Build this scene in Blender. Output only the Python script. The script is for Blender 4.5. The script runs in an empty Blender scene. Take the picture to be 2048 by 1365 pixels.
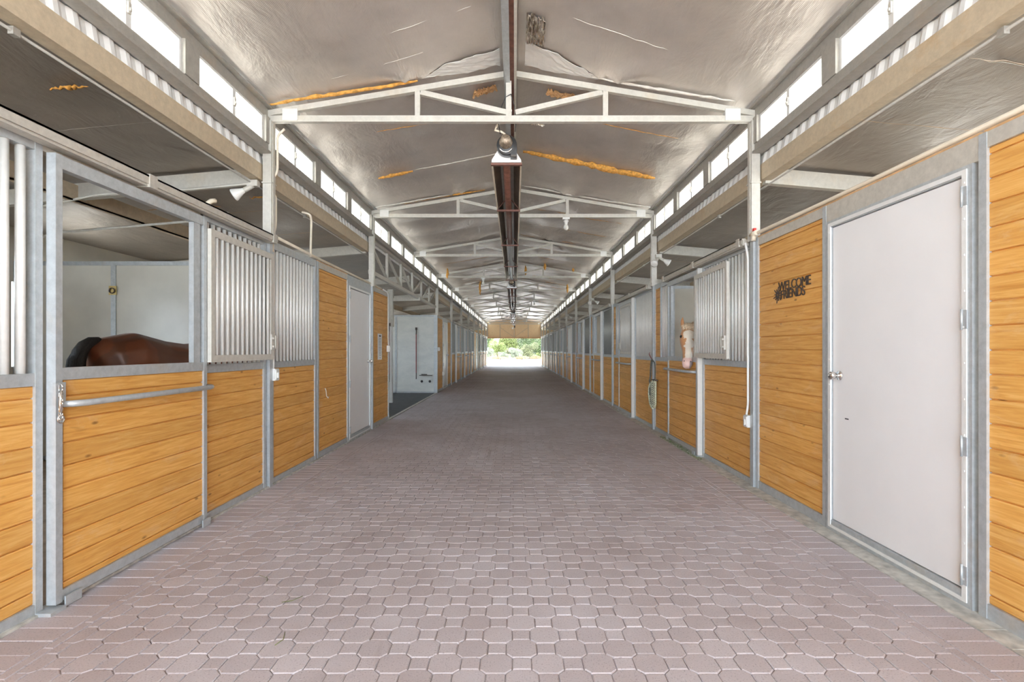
import bpy, math, random
from mathutils import Vector, Matrix, noise
random.seed(11)
scn = bpy.context.scene
COL = scn.collection
PI = math.pi
# ------------------------------------------------------------------ camera
H_CAM = 1.36
cam_d = bpy.data.cameras.new('camera'); cam = bpy.data.objects.new('camera', cam_d); COL.objects.link(cam)
cam_d.sensor_width = 36.0; cam_d.lens = 18.0
cam_d.shift_x = -5/2048; cam_d.shift_y = 17.5/2048
cam_d.clip_start = .05; cam_d.clip_end = 600
cam.location = (0, 0, H_CAM); cam.rotation_euler = (PI/2, 0, 0)
scn.camera = cam
# ------------------------------------------------------------------ light
w = bpy.data.worlds.new('sky'); scn.world = w; w.use_nodes = True
bg = w.node_tree.nodes['Background']
bg.inputs[0].default_value = (.76, .875, 1.0, 1); bg.inputs[1].default_value = 4.2
sun_d = bpy.data.lights.new('sun', 'SUN'); sun_d.energy = 4; sun_d.angle = math.radians(2); sun_d.color = (1, .95, .86)
sun = bpy.data.objects.new('sun', sun_d); COL.objects.link(sun)
sun.rotation_euler = (math.radians(34), 0, math.radians(14))      # high sun from behind the camera
vs = scn.view_settings
vs.view_transform = 'Standard'; vs.look = 'None'; vs.gamma = 1; vs.use_curve_mapping = False
vs.exposure = 1.68
cy = scn.cycles
cy.max_bounces = 12; cy.diffuse_bounces = 7; cy.glossy_bounces = 4; cy.transparent_max_bounces = 12
cy.transmission_bounces = 4; cy.caustics_reflective = False; cy.caustics_refractive = False
cy.sample_clamp_indirect = 12
# ------------------------------------------------------------------ dimensions
XL, XR, XC = -2.44, 2.38, -.03        # wall faces, centre line
Y1, BAY, NB = 5.08, 3.66, 12          # first truss, spacing, number of trusses
YEND = Y1 + (NB-1)*BAY                # 45.34, far end
YNEAR = -3.0
def yk(k): return Y1 + (k-1)*BAY
EAVE, RIDGE = 3.78, 4.19
WTOP = 2.46                           # top of the stall walls
ORD = ['first','second','third','fourth','fifth','sixth','seventh','eighth','ninth','tenth','eleventh','twelfth','thirteenth','fourteenth']

# ------------------------------------------------------------------ materials
def new_mat(name):
    m = bpy.data.materials.new(name); m.use_nodes = True
    return m, m.node_tree.nodes, m.node_tree.links, m.node_tree.nodes['Principled BSDF']
def c4(c): return (c[0], c[1], c[2], 1)
def ramp(n, l, src, stops):
    r = n.new('ShaderNodeValToRGB'); e = r.color_ramp.elements
    e[0].position, e[0].color = stops[0][0], c4(stops[0][1])
    e[1].position, e[1].color = stops[-1][0], c4(stops[-1][1])
    for p, c in stops[1:-1]:
        x = e.new(p); x.color = c4(c)
    l.new(src, r.inputs[0]); return r.outputs[0]
def tex_noise(n, l, scale=(1,1,1), s=5, detail=3, rough=.5, dist=0, coord='Object'):
    tc = n.new('ShaderNodeTexCoord'); mp = n.new('ShaderNodeMapping'); mp.inputs['Scale'].default_value = scale
    l.new(tc.outputs[coord], mp.inputs[0])
    t = n.new('ShaderNodeTexNoise'); t.inputs['Scale'].default_value = s; t.inputs['Detail'].default_value = detail
    t.inputs['Roughness'].default_value = rough; t.inputs['Distortion'].default_value = dist
    l.new(mp.outputs[0], t.inputs['Vector']); return t.outputs['Fac'], mp
def mixc(n, l, fac, a, b, mode='MIX'):
    m = n.new('ShaderNodeMix'); m.data_type = 'RGBA'; m.blend_type = mode
    for sock, v in ((m.inputs[0], fac), (m.inputs[6], a), (m.inputs[7], b)):
        if hasattr(v, 'links'): l.new(v, sock)
        elif isinstance(v, (int, float)): sock.default_value = v
        else: sock.default_value = c4(v)
    return m.outputs[2]
def bump(n, l, b, src, strength=.3, dist=.01):
    bp = n.new('ShaderNodeBump'); bp.inputs['Strength'].default_value = strength; bp.inputs['Distance'].default_value = dist
    l.new(src, bp.inputs['Height']); l.new(bp.outputs[0], b.inputs['Normal']); return bp
def simple(name, col, rough=.5, metal=0, var=.12, scale=6, bumpv=0):
    m, n, l, b = new_mat(name)
    f, _ = tex_noise(n, l, s=scale, detail=4)
    lo = tuple(x*(1-var) for x in col); hi = tuple(min(1, x*(1+var)) for x in col)
    l.new(ramp(n, l, f, [(.3, lo), (.7, hi)]), b.inputs['Base Color'])
    b.inputs['Roughness'].default_value = rough; b.inputs['Metallic'].default_value = metal
    if bumpv: bump(n, l, b, f, bumpv, .01)
    return m
def rnd_island(n):
    g = n.new('ShaderNodeNewGeometry'); return g.outputs['Random Per Island']
def make_wood(name, a, b_, c, worn=.35):
    m, n, l, b = new_mat(name)
    r = rnd_island(n)
    tc = n.new('ShaderNodeTexCoord'); sep = n.new('ShaderNodeSeparateXYZ'); l.new(tc.outputs['Object'], sep.inputs[0])
    add = n.new('ShaderNodeMath'); add.operation = 'MULTIPLY_ADD'; l.new(r, add.inputs[0]); add.inputs[1].default_value = 37; l.new(sep.outputs[1], add.inputs[2])
    cb = n.new('ShaderNodeCombineXYZ'); l.new(sep.outputs[0], cb.inputs[0]); l.new(add.outputs[0], cb.inputs[1]); l.new(sep.outputs[2], cb.inputs[2])
    def nz(scale, s, detail, dist=0, rough=.5):
        mp = n.new('ShaderNodeMapping'); mp.inputs['Scale'].default_value = scale; l.new(cb.outputs[0], mp.inputs[0])
        t = n.new('ShaderNodeTexNoise'); t.inputs['Scale'].default_value = s; t.inputs['Detail'].default_value = detail
        t.inputs['Distortion'].default_value = dist; t.inputs['Roughness'].default_value = rough
        l.new(mp.outputs[0], t.inputs['Vector']); return t.outputs['Fac']
    grain = nz((1, .55, 9), 6, 5, .6, .6)
    col = ramp(n, l, grain, [(.28, a), (.5, b_), (.72, c)])
    hv = n.new('ShaderNodeHueSaturation'); l.new(col, hv.inputs['Color'])
    mr = n.new('ShaderNodeMapRange'); l.new(r, mr.inputs[0]); mr.inputs[3].default_value = .90; mr.inputs[4].default_value = 1.07
    l.new(mr.outputs[0], hv.inputs['Value'])
    # knots and scuffs
    mp = n.new('ShaderNodeMapping'); mp.inputs['Scale'].default_value = (1, 2.0, 5.0); l.new(cb.outputs[0], mp.inputs[0])
    v = n.new('ShaderNodeTexVoronoi'); v.inputs['Scale'].default_value = 1.5; l.new(mp.outputs[0], v.inputs['Vector'])
    kn = ramp(n, l, v.outputs['Distance'], [(.03, (1, 1, 1)), (.09, (0, 0, 0))])
    col2 = mixc(n, l, kn, hv.outputs[0], tuple(x*.5 for x in a))
    sc = nz((1, 1.2, 3), 2.2, 6, .8, .7)
    scr = ramp(n, l, sc, [(.56, (0, 0, 0)), (.74, (worn, worn, worn))])
    col3 = mixc(n, l, scr, col2, (.78, .60, .38))
    gk = nz((1, 1.5, 9), 2.6, 4, .6, .65)
    gkr = ramp(n, l, gk, [(.64, (0, 0, 0)), (.74, (.32, .32, .32))])
    col4 = mixc(n, l, gkr, col3, tuple(x*.55 for x in a))
    l.new(col4, b.inputs['Base Color']); b.inputs['Roughness'].default_value = .5
    bump(n, l, b, grain, .12, .004)
    return m
M = {}
M['wood'] = make_wood('orange_board_wood', (.58, .26, .05), (.70, .36, .085), (.80, .47, .15))
M['wood_edge'] = simple('raw_wood_edge', (.60, .36, .17), .6, 0, .3, 9)
M['ply'] = make_wood('end_plywood', (.74, .54, .30), (.80, .60, .35), (.84, .66, .41), .15)
def galv(name, base, spread, metal, rough, warm=(.62, .47, .30), rust=.25):
    m, n, l, b = new_mat(name)
    f, _ = tex_noise(n, l, s=22, detail=5, rough=.7)
    col = ramp(n, l, f, [(.3, tuple(x*(1-spread) for x in base)), (.7, tuple(min(1, x*(1+spread)) for x in base))])
    f2, _ = tex_noise(n, l, s=2.3, detail=5, rough=.7)
    rr = ramp(n, l, f2, [(.56, (0, 0, 0)), (.72, (rust, rust, rust))])
    l.new(mixc(n, l, rr, col, warm), b.inputs['Base Color'])
    b.inputs['Metallic'].default_value = metal; b.inputs['Roughness'].default_value = rough
    bump(n, l, b, f, .08, .002)
    return m
M['galv'] = galv('galvanised_steel', (.47, .497, .508), .14, .4, .45, rust=.3)
M['galv_pale'] = galv('warm_lit_steel', (.60, .575, .515), .10, .15, .5, rust=.3)  # galvanised steel with warm light put into its colour
M['bar'] = galv('steel_bar_tube', (.78, .77, .73), .05, .12, .38, rust=.12)
M['purlin'] = galv('stained_purlin_steel', (.58, .48, .34), .12, .2, .5, (.55, .34, .15), .6)
M['galv_warm'] = galv('weathered_warm_steel', (.53, .50, .44), .12, .25, .5, (.52, .36, .20), .5)
M['bar_shaded'] = galv('shaded_bar_tube', (.36, .37, .35), .08, .3, .45, rust=.2)  # same bar steel, darkened to carry the shade further down the aisle
M['sill'] = galv('sill_steel', (.40, .38, .34), .12, .35, .5, (.5, .36, .22), .3)
M['white_door'] = simple('white_door_paint', (.80, .79, .785), .35, 0, .02, 3)
M['white_frame'] = simple('pale_aluminium', (.80, .80, .78), .35, .2, .05, 12)
M['white_plastic'] = simple('cream_pvc', (.78, .70, .56), .45, 0, .08, 8)
M['white_metal'] = simple('white_corrugated', (.84, .83, .80), .4, 0, .06, 9)
M['cream'] = simple('cream_panel', (.66, .63, .55), .28, .0, .12, 1.6)
def make_scuffed():
    m, n, l, b = new_mat('scuffed_white_panel')
    f, _ = tex_noise(n, l, (1, 1, 2.2), 1.6, 6, .7, .6); f2, _ = tex_noise(n, l, (1, 1, .3), 26, 2, .5)
    col = ramp(n, l, f, [(.36, (.62, .63, .60)), (.6, (.72, .72, .68))])
    sc = ramp(n, l, f, [(.66, (0, 0, 0)), (.8, (.6, .6, .6))])
    l.new(mixc(n, l, sc, col, (.33, .32, .31)), b.inputs['Base Color']); b.inputs['Roughness'].default_value = .35
    return m
M['scuffed'] = make_scuffed()
M['concrete'] = simple('curb_concrete', (.50, .48, .43), .85, 0, .3, 14, .4)
M['rubber'] = simple('rubber_mat', (.045, .05, .055), .6, 0, .3, 5)
M['sand'] = simple('pale_ground', (.72, .68, .62), .9, 0, .08, .7)
M['stall_dirt'] = simple('stall_bedding', (.36, .28, .20), .95, 0, .3, 8)
M['rust'] = simple('red_brown_tube', (.20, .085, .06), .5, .1, .25, 18)
M['dark_metal'] = simple('dark_metal', (.10, .09, .08), .5, .3, .2, 10)
M['reflector'] = simple('heater_reflector', (.34, .31, .26), .35, .7, .15, 10)
M['black'] = simple('black_paint', (.03, .03, .032), .4, 0, .2, 20)
M['motor'] = simple('dusty_motor_metal', (.34, .27, .20), .45, .5, .5, 90)
M['chrome'] = simple('chrome', (.75, .74, .72), .15, 1, .05, 20)
M['brass'] = simple('brass', (.55, .42, .18), .3, .9, .1, 20)
M['red'] = simple('red_strap', (.24, .035, .03), .6, 0, .15, 20)
M['red_valve'] = simple('red_valve_paint', (.75, .06, .04), .4, 0, .05, 20)
M['insul'] = simple('orange_insulation', (.72, .36, .08), .9, 0, .4, 30, .6)
M['paper'] = simple('torn_white_facing', (.66, .62, .56), .5, 0, .12, 30, .3)
M['sign'] = simple('white_sign', (.82, .82, .80), .5, 0, .03, 9)
M['ink'] = simple('dark_ink', (.05, .05, .06), .6, 0, .1, 9)
M['iron'] = simple('dark_iron', (.10, .075, .06), .55, .5, .2, 30)
M['rope'] = simple('rope_white_green', (.62, .66, .50), .9, 0, .35, 60)
M['rope_dark'] = simple('rope_dark', (.14, .14, .12), .9, 0, .3, 60)
M['bulb'] = simple('bulb_glass', (.85, .83, .78), .15, 0, .02, 4)
M['hair_black'] = simple('black_tail_hair', (.010, .009, .009), .65, 0, .5, 60, .5)
M['hair_pale'] = simple('pale_forelock_hair', (.70, .55, .38), .6, 0, .3, 60, .5)
M['eye'] = simple('horse_eye', (.015, .01, .01), .1, 0, .1, 4)
M['moss'] = simple('green_moss', (.12, .17, .06), .9, 0, .4, 20)
M['leaf_a'] = simple('green_leaves', (.07, .10, .035), .7, 0, .5, 1.5)
M['leaf_b'] = simple('silver_leaves', (.15, .165, .115), .7, 0, .3, 1.5)
M['leaf_c'] = simple('yellow_green_leaves', (.115, .14, .035), .7, 0, .4, 1.5)
M['leaf_d'] = simple('dry_grass_blades', (.22, .155, .08), .8, 0, .3, 1.5)
M['leaf_e'] = simple('olive_leaves', (.11, .12, .055), .7, 0, .5, 1.5)
M['bark'] = simple('bark', (.16, .12, .09), .9, 0, .3, 9)
M['rock'] = simple('grey_rock', (.45, .46, .47), .9, 0, .3, 3, .5)
def make_foil(name, base, rough, lines=True):
    m, n, l, b = new_mat(name)
    f, _ = tex_noise(n, l, s=.9, detail=5, rough=.6)
    col = ramp(n, l, f, [(.3, tuple(x*.76 for x in base)), (.7, tuple(min(1, x*1.08) for x in base))])
    # fine white scuffs
    s1, _ = tex_noise(n, l, (1, 1, 1), 34, 3, .7)
    sp = ramp(n, l, s1, [(.68, (0, 0, 0)), (.76, (.55, .55, .55))])
    l.new(mixc(n, l, sp, col, (.85, .83, .80)), b.inputs['Base Color'])
    b.inputs['Metallic'].default_value = .62; b.inputs['Roughness'].default_value = rough
    tc = n.new('ShaderNodeTexCoord'); wv = n.new('ShaderNodeTexWave'); wv.wave_type = 'BANDS'; wv.bands_direction = 'X'
    wv.inputs['Scale'].default_value = 26; wv.inputs['Distortion'].default_value = .4
    l.new(tc.outputs['Object'], wv.inputs[0])
    f3, _ = tex_noise(n, l, (1, .5, 1), 3.2, 4, .6, .5)
    f4, _ = tex_noise(n, l, (1, 1, 1), 150, 1, .5)
    b1 = n.new('ShaderNodeBump'); b1.inputs['Strength'].default_value = .10; b1.inputs['Distance'].default_value = .01; l.new(wv.outputs['Fac'], b1.inputs['Height'])
    b2 = n.new('ShaderNodeBump'); b2.inputs['Strength'].default_value = .5; b2.inputs['Distance'].default_value = .05; l.new(f3, b2.inputs['Height']); l.new(b1.outputs[0], b2.inputs['Normal'])
    b3 = n.new('ShaderNodeBump'); b3.inputs['Strength'].default_value = .12; b3.inputs['Distance'].default_value = .004; l.new(f4, b3.inputs['Height']); l.new(b2.outputs[0], b3.inputs['Normal'])
    l.new(b3.outputs[0], b.inputs['Normal'])
    return m
M['foil'] = make_foil('ceiling_foil', (.82, .75, .69), .40)
M['foil_side'] = make_foil('shaded_stall_foil', (.40, .35, .30), .45)  # same foil as the aisle ceiling, with stall roof shade in its colour
M['foil_crumple'] = simple('crumpled_foil', (.75, .70, .64), .2, 1, .15, 20)
def make_paver():
    m, n, l, b = new_mat('concrete_pavers')
    r = rnd_island(n)
    col = ramp(n, l, r, [(0, (.455, .408, .415)), (.3, (.48, .436, .447)), (.8, (.505, .463, .476)), (1, (.53, .488, .504))])
    f, _ = tex_noise(n, l, s=.55, detail=5, rough=.65)
    st = ramp(n, l, f, [(.36, (.86, .82, .80)), (.62, (1.04, 1.04, 1.05))])
    col = mixc(n, l, 1.0, col, st, 'MULTIPLY')
    f2, _ = tex_noise(n, l, s=130, detail=2, rough=.6)
    sp = ramp(n, l, f2, [(.30, (.62, .60, .60)), (.42, (1, 1, 1)), (.62, (1, 1, 1)), (.75, (1.25, 1.25, 1.25))])
    col = mixc(n, l, 1.0, col, sp, 'MULTIPLY')
    f5, _ = tex_noise(n, l, (1, .22, 1), 2.1, 6, .7, 1.0)
    dk = ramp(n, l, f5, [(.63, (0, 0, 0)), (.74, (.55, .55, .55))])
    col = mixc(n, l, dk, col, (.20, .14, .12))
    l.new(col, b.inputs['Base Color']); b.inputs['Roughness'].default_value = .62
    bump(n, l, b, f2, .25, .003)
    return m
M['paver'] = make_paver()
M['joint'] = simple('joint_sand', (.27, .23, .21), .95, 0, .3, 20)
def make_glass():
    m, n, l, b = new_mat('frosted_clerestory_glass')
    out = [x for x in n if x.type == 'OUTPUT_MATERIAL'][0]; n.remove(b)
    tr = n.new('ShaderNodeBsdfTransparent'); tr.inputs[0].default_value = (.82, .775, .71, 1)
    tl = n.new('ShaderNodeBsdfTranslucent'); tl.inputs[0].default_value = (.80, .75, .69, 1)
    mx = n.new('ShaderNodeMixShader'); mx.inputs[0].default_value = .3
    f, _ = tex_noise(n, l, (1, 3, 9), 2, 3)
    mr = n.new('ShaderNodeMapRange'); l.new(f, mr.inputs[0]); mr.inputs[3].default_value = .2; mr.inputs[4].default_value = .45
    l.new(mr.outputs[0], mx.inputs[0]); l.new(tr.outputs[0], mx.inputs[1]); l.new(tl.outputs[0], mx.inputs[2]); l.new(mx.outputs[0], out.inputs[0])
    return m
M['pane'] = make_glass()
def make_coat(name, gloss=.4):
    m, n, l, b = new_mat(name)
    a = n.new('ShaderNodeVertexColor'); a.layer_name = 'coat'
    f, _ = tex_noise(n, l, s=5, detail=4)
    rr = ramp(n, l, f, [(.3, (.8, .8, .8)), (.7, (1.15, 1.15, 1.15))])
    l.new(mixc(n, l, 1.0, a.outputs[0], rr, 'MULTIPLY'), b.inputs['Base Color'])
    b.inputs['Roughness'].default_value = gloss
    b.inputs['Sheen Weight'].default_value = .1
    return m
M['coat'] = make_coat('horse_coat')

# ------------------------------------------------------------------ mesh builder
class MB:
    def __init__(s): s.v = []; s.f = []; s.sm = []
    def add(s, vs, fs, smooth=False):
        o = len(s.v); s.v += [tuple(x) for x in vs]
        for f in fs: s.f.append(tuple(o+i for i in f)); s.sm.append(smooth)
        return s
    def box(s, x0, x1, y0, y1, z0, z1, ch=0):
        if x0 > x1: x0, x1 = x1, x0
        if y0 > y1: y0, y1 = y1, y0
        if z0 > z1: z0, z1 = z1, z0
        v = [(x, y, z) for z in (z0, z1) for y in (y0, y1) for x in (x0, x1)]
        return s.add(v, [(0,2,3,1),(4,5,7,6),(0,1,5,4),(2,6,7,3),(0,4,6,2),(1,3,7,5)])
    def beam(s, a, b, w_, h_, up=(0,0,1)):
        a, b = Vector(a), Vector(b); d = (b-a).normalized(); u = Vector(up)
        r = d.cross(u)
        if r.length < 1e-4: r = d.cross(Vector((0,1,0)))
        r.normalize(); u = r.cross(d).normalized()
        v = []
        for p in (a, b):
            for i, j in ((-1,-1),(1,-1),(1,1),(-1,1)): v.append(p + r*(w_/2*i) + u*(h_/2*j))
        return s.add(v, [(3,2,1,0),(4,5,6,7),(0,1,5,4),(1,2,6,5),(2,3,7,6),(3,0,4,7)])
    def tube(s, pts, r, n=8, cap=True):
        pts = [Vector(p) for p in pts]; rs = r if isinstance(r, (list, tuple)) else [r]*len(pts)
        v = []; prev = None
        for i, p in enumerate(pts):
            d = (pts[min(i+1, len(pts)-1)] - pts[max(i-1, 0)]).normalized()
            if prev is None:
                u = Vector((0,0,1)) if abs(d.z) < .9 else Vector((0,1,0)); u = (u - d*u.dot(d)).normalized()
            else: u = (prev - d*prev.dot(d)).normalized()
            prev = u; q = d.cross(u)
            for k in range(n):
                a = 2*PI*k/n; v.append(p + (u*math.cos(a) + q*math.sin(a))*rs[i])
        fs = []
        for i in range(len(pts)-1):
            for k in range(n):
                a, b = i*n+k, i*n+(k+1) % n; fs.append((a, b, b+n, a+n))
        s.add(v, fs, True)
        if cap:
            o = len(s.v) - len(v)
            s.f.append(tuple(o+k for k in reversed(range(n)))); s.sm.append(False)
            o2 = o + (len(pts)-1)*n
            s.f.append(tuple(o2+k for k in range(n))); s.sm.append(False)
        return s
    def lathe(s, c, axis, prof, n=16):
        axis = Vector(axis).normalized(); c = Vector(c)
        return s.tube_prof([c + axis*t for t, r in prof], [max(r, .0005) for t, r in prof], axis, n)
    def tube_prof(s, pts, rs, axis, n):
        u = Vector((0,0,1)) if abs(axis.z) < .9 else Vector((0,1,0)); u = (u - axis*u.dot(axis)).normalized(); q = axis.cross(u)
        v = []
        for p, r in zip(pts, rs):
            for k in range(n):
                a = 2*PI*k/n; v.append(p + (u*math.cos(a)+q*math.sin(a))*r)
        fs = []
        for i in range(len(pts)-1):
            for k in range(n):
                a, b = i*n+k, i*n+(k+1) % n; fs.append((a, b, b+n, a+n))
        fs.append(tuple(reversed(range(n)))); fs.append(tuple((len(pts)-1)*n+k for k in range(n)))
        return s.add(v, fs, True)
    def sphere(s, c, r, n=12, m=8, sc=(1,1,1)):
        c = Vector(c); v = []; fs = []
        for i in range(m+1):
            t = PI*i/m
            for k in range(n):
                a = 2*PI*k/n; v.append(c + Vector((math.sin(t)*math.cos(a)*r*sc[0], math.sin(t)*math.sin(a)*r*sc[1], math.cos(t)*r*sc[2])))
        for i in range(m):
            for k in range(n):
                a, b = i*n+k, i*n+(k+1) % n; fs.append((a, a+n, b+n, b))
        return s.add(v, fs, True)
    def build(s, name, mat, parent=None, loc=None):
        me = bpy.data.meshes.new(name); me.from_pydata(s.v, [], s.f); me.update()
        me.polygons.foreach_set('use_smooth', s.sm)
        me.materials.append(M[mat] if isinstance(mat, str) else mat)
        o = bpy.data.objects.new(name, me); COL.objects.link(o)
        if parent is not None: o.parent = parent
        if loc: o.location = loc
        return o
def tag(o, label=None, cat=None, group=None, kind=None):
    if label: o['label'] = label
    if cat: o['category'] = cat
    if group: o['group'] = group
    if kind: o['kind'] = kind
    return o
def thing(name, label, cat, loc=(0,0,0), group=None):
    o = bpy.data.objects.new(name, None); o.empty_display_size = .1; COL.objects.link(o); o.location = loc
    return tag(o, label, cat, group)
def struct(mb, name, mat, label=None):
    o = mb.build(name, mat); o['kind'] = 'structure'
    if label: tag(o, label, 'building part')
    return o

# ------------------------------------------------------------------ floor of octagon and square pavers
P = .1114; X0, YP0 = -.0793, 2.219
def inset(poly, d):
    n = len(poly); out = []
    for i in range(n):
        a, b, c = Vector(poly[i-1]), Vector(poly[i]), Vector(poly[(i+1) % n])
        e1 = (b-a).normalized(); e2 = (c-b).normalized(); n1 = Vector((-e1.y, e1.x)); n2 = Vector((-e2.y, e2.x))
        den = 1 + n1.dot(n2)
        out.append(b + (n1+n2)*(d/max(den, .2)))
    return out
def clipx(poly, lo, hi):
    for sgn, lim in ((1, lo), (-1, hi)):
        out = []
        for i in range(len(poly)):
            a, b = poly[i-1], poly[i]; ia = sgn*(a[0]-lim) >= 0; ib = sgn*(b[0]-lim) >= 0
            if ia != ib:
                t = (lim-a[0])/(b[0]-a[0]); out.append((lim, a[1]+t*(b[1]-a[1])))
            if ib: out.append(b)
        poly = out
        if not poly: return []
    res = []
    for p in poly:
        if not res or math.hypot(p[0]-res[-1][0], p[1]-res[-1][1]) > 1e-4: res.append(p)
    if len(res) > 2 and math.hypot(res[0][0]-res[-1][0], res[0][1]-res[-1][1]) < 1e-4: res.pop()
    return res
fv = []; ff = []
def tile(poly, dz=0.0):
    if len(poly) < 3: return
    xs = [p[0] for p in poly]; ys = [p[1] for p in poly]
    if max(xs)-min(xs) < .018: return
    o = len(fv); n = len(poly)
    lo = inset(poly, .0013); hi = inset(poly, .0058)
    for p in hi: fv.append((p[0], p[1], dz))
    for p in lo: fv.append((p[0], p[1], dz-.0042))
    for p in lo: fv.append((p[0], p[1], -.014))
    ff.append(tuple(o+i for i in range(n)))
    for i in range(n):
        j = (i+1) % n
        ff.append((o+n+i, o+n+j, o+j, o+i)); ff.append((o+2*n+i, o+2*n+j, o+n+j, o+n+i))
S2 = P*.375; W2 = P - S2
FL, FR = XL+.29+.05, XR-.37-.05       # edges of the octagon field
n0 = int((YNEAR-YP0)/P); n1 = int((YEND+.6-YP0)/P)
for j in range(n0, n1+1):
    cy_ = YP0 + j*P
    for i in range(-24, 24):
        cx = X0 + i*P; dz = random.uniform(-.0009, .0009)
        if (i+j) % 2 == 0:
            pl = [(W2,-S2),(W2,S2),(S2,W2),(-S2,W2),(-W2,S2),(-W2,-S2),(-S2,-W2),(S2,-W2)]
        else: pl = [(S2,-S2),(S2,S2),(-S2,S2),(-S2,-S2)]
        if cx < FL-.1 or cx > FR+.1: continue
        tile(clipx([(cx+a, cy_+b) for a, b in pl], FL, FR), dz)
    for a, b in ((FL-.052, FL), (FR, FR+.052)):
        if (j % 2) == 0: tile([(a, cy_-P), (b, cy_-P), (b, cy_+P), (a, cy_+P)])
    for a, b in ((XL+.02, FL-.052), (FR+.052, XR-.13)):
        tile([(a, cy_-P/2), (b, cy_-P/2), (b, cy_+P/2), (a, cy_+P/2)], random.uniform(-.0009, .0009))
me = bpy.data.meshes.new('floor'); me.from_pydata(fv, [], ff); me.update(); me.materials.append(M['paver'])
fl = bpy.data.objects.new('floor', me); COL.objects.link(fl); fl['kind'] = 'structure'
tag(fl, 'aisle floor of pinkish grey octagon and square concrete pavers', 'floor')
struct(MB().box(XL-.02, XR+.02, YNEAR, YEND+.6, -.05, -.007), 'floor', 'joint', 'dark sand joints between the aisle pavers')
o = struct(MB().box(XL-.04, XL+.02, YNEAR, YEND, -.05, .012), 'trim_1', 'concrete', 'concrete curb strip along the foot of the left stalls')
mb = MB(); ny = 300
for i in range(ny):
    ya, yb = YNEAR+(YEND-YNEAR)*i/ny, YNEAR+(YEND-YNEAR)*(i+1)/ny
    mb.box(XR-.128, XR+.03, ya, yb, -.05, .004+.004*noise.noise(Vector((0, ya*3, 0))))
struct(mb, 'trim_2', 'concrete', 'concrete curb strip along the foot of the right stalls')
g = MB().box(-70, 70, YEND+.6, 78, -.3, -.03); struct(g, 'ground', 'sand', 'bright pale bare ground beyond the far end of the barn')
g = MB()
for a, b in ((-70, -6.2), (6.2, 70)): g.box(a, b, -30, YEND+.6, -.3, -.03)
g.box(-6.2, 6.2, -30, YNEAR, -.3, -.03); struct(g, 'ground', 'sand', 'pale ground around the outside of the barn')
g = MB(); g.box(-6.15, XL-.05, YNEAR, 9.95, -.1, 0); g.box(-6.15, XL-.05, 16.1, YEND, -.1, 0); g.box(XR+.05, 6.15, YNEAR, YEND, -.1, 0)
struct(g, 'floor', 'stall_dirt', 'dirt floor inside the stalls on both sides')
struct(MB().box(-6.15, XL-.05, 9.95, 16.1, -.1, .006), 'floor', 'rubber', 'dark rubber matting on the wash bay floor')

# ------------------------------------------------------------------ foil ceiling
def foil_sheet(name, x_in, z_in, x_out, z_out, nx, dy, mat, sag, label):
    mb = MB(); n_y = int((YEND-YNEAR)/dy); v = []; fs = []
    for j in range(n_y+1):
        y = YNEAR + (YEND-YNEAR)*j/n_y
        ph = ((y-Y1) % BAY)/BAY; seam = abs(math.sin(PI*ph*3))**.6
        for i in range(nx+1):
            t = i/nx; x = x_in+(x_out-x_in)*t; z = z_in+(z_out-z_in)*t
            e = min(1, min(t, 1-t)*6)
            dz = -sag*seam*e*(.55+.45*noise.noise(Vector((x*.8, y*.5, 3)))) + .018*e*noise.noise(Vector((x*1.7, y*1.1, 7)))
            dz -= .03*e*math.exp(-((ph if ph < .5 else 1-ph)/.06)**2)*abs(noise.noise(Vector((x*2.5, round((y-Y1)/BAY)*5.1, 1))))
            if sag > .04:
                rx_, ry_ = abs(x-XC)-.93, ((y-Y1+BAY/2) % BAY)-BAY/2
                d2 = math.hypot(rx_, ry_); dz += .030*math.exp(-(d2/.55)**2)*(math.cos(5*math.atan2(ry_, rx_)+1.0)-.6)*min(1, d2/.1)
            v.append((x, y, z+dz))
    for j in range(n_y):
        for i in range(nx):
            a = j*(nx+1)+i; fs.append((a, a+1, a+nx+2, a+nx+1))
    mb.add(v, fs, True); return struct(mb, name, mat, label)
foil_sheet('ceiling', XC, RIDGE, XL-.02, EAVE, 40, .07, 'foil', .045, 'wrinkled silver foil insulation under the left slope of the aisle roof')
foil_sheet('ceiling', XC, RIDGE, XR+.02, EAVE, 40, .07, 'foil', .045, 'wrinkled silver foil insulation under the right slope of the aisle roof')
foil_sheet('ceiling', XL-.08, 3.19, -6.35, 2.86, 12, .2, 'foil_side', .03, 'foil coloured dark for shade under the stall roof on the left')
foil_sheet('ceiling', XR+.08, 3.19, 6.35, 2.86, 12, .2, 'foil_side', .03, 'foil coloured dark for shade under the stall roof on the right')
mb = MB()
for sx, xe in ((-1, XL), (1, XR)):
    mb.add([(XC, YNEAR-.3, RIDGE+.10), (XC, YEND+.3, RIDGE+.10), (xe+sx*.35, YEND+.3, EAVE+.04), (xe+sx*.35, YNEAR-.3, EAVE+.04)], [(0,1,2,3)])
    mb.add([(xe+sx*.02, YNEAR-.3, 3.33), (xe+sx*.02, YEND+.3, 3.33), (xe+sx*4.3, YEND+.3, 2.95), (xe+sx*4.3, YNEAR-.3, 2.95)], [(0,1,2,3)])
struct(mb, 'roof', 'white_metal', 'white metal roof sheets over the barn')

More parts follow.
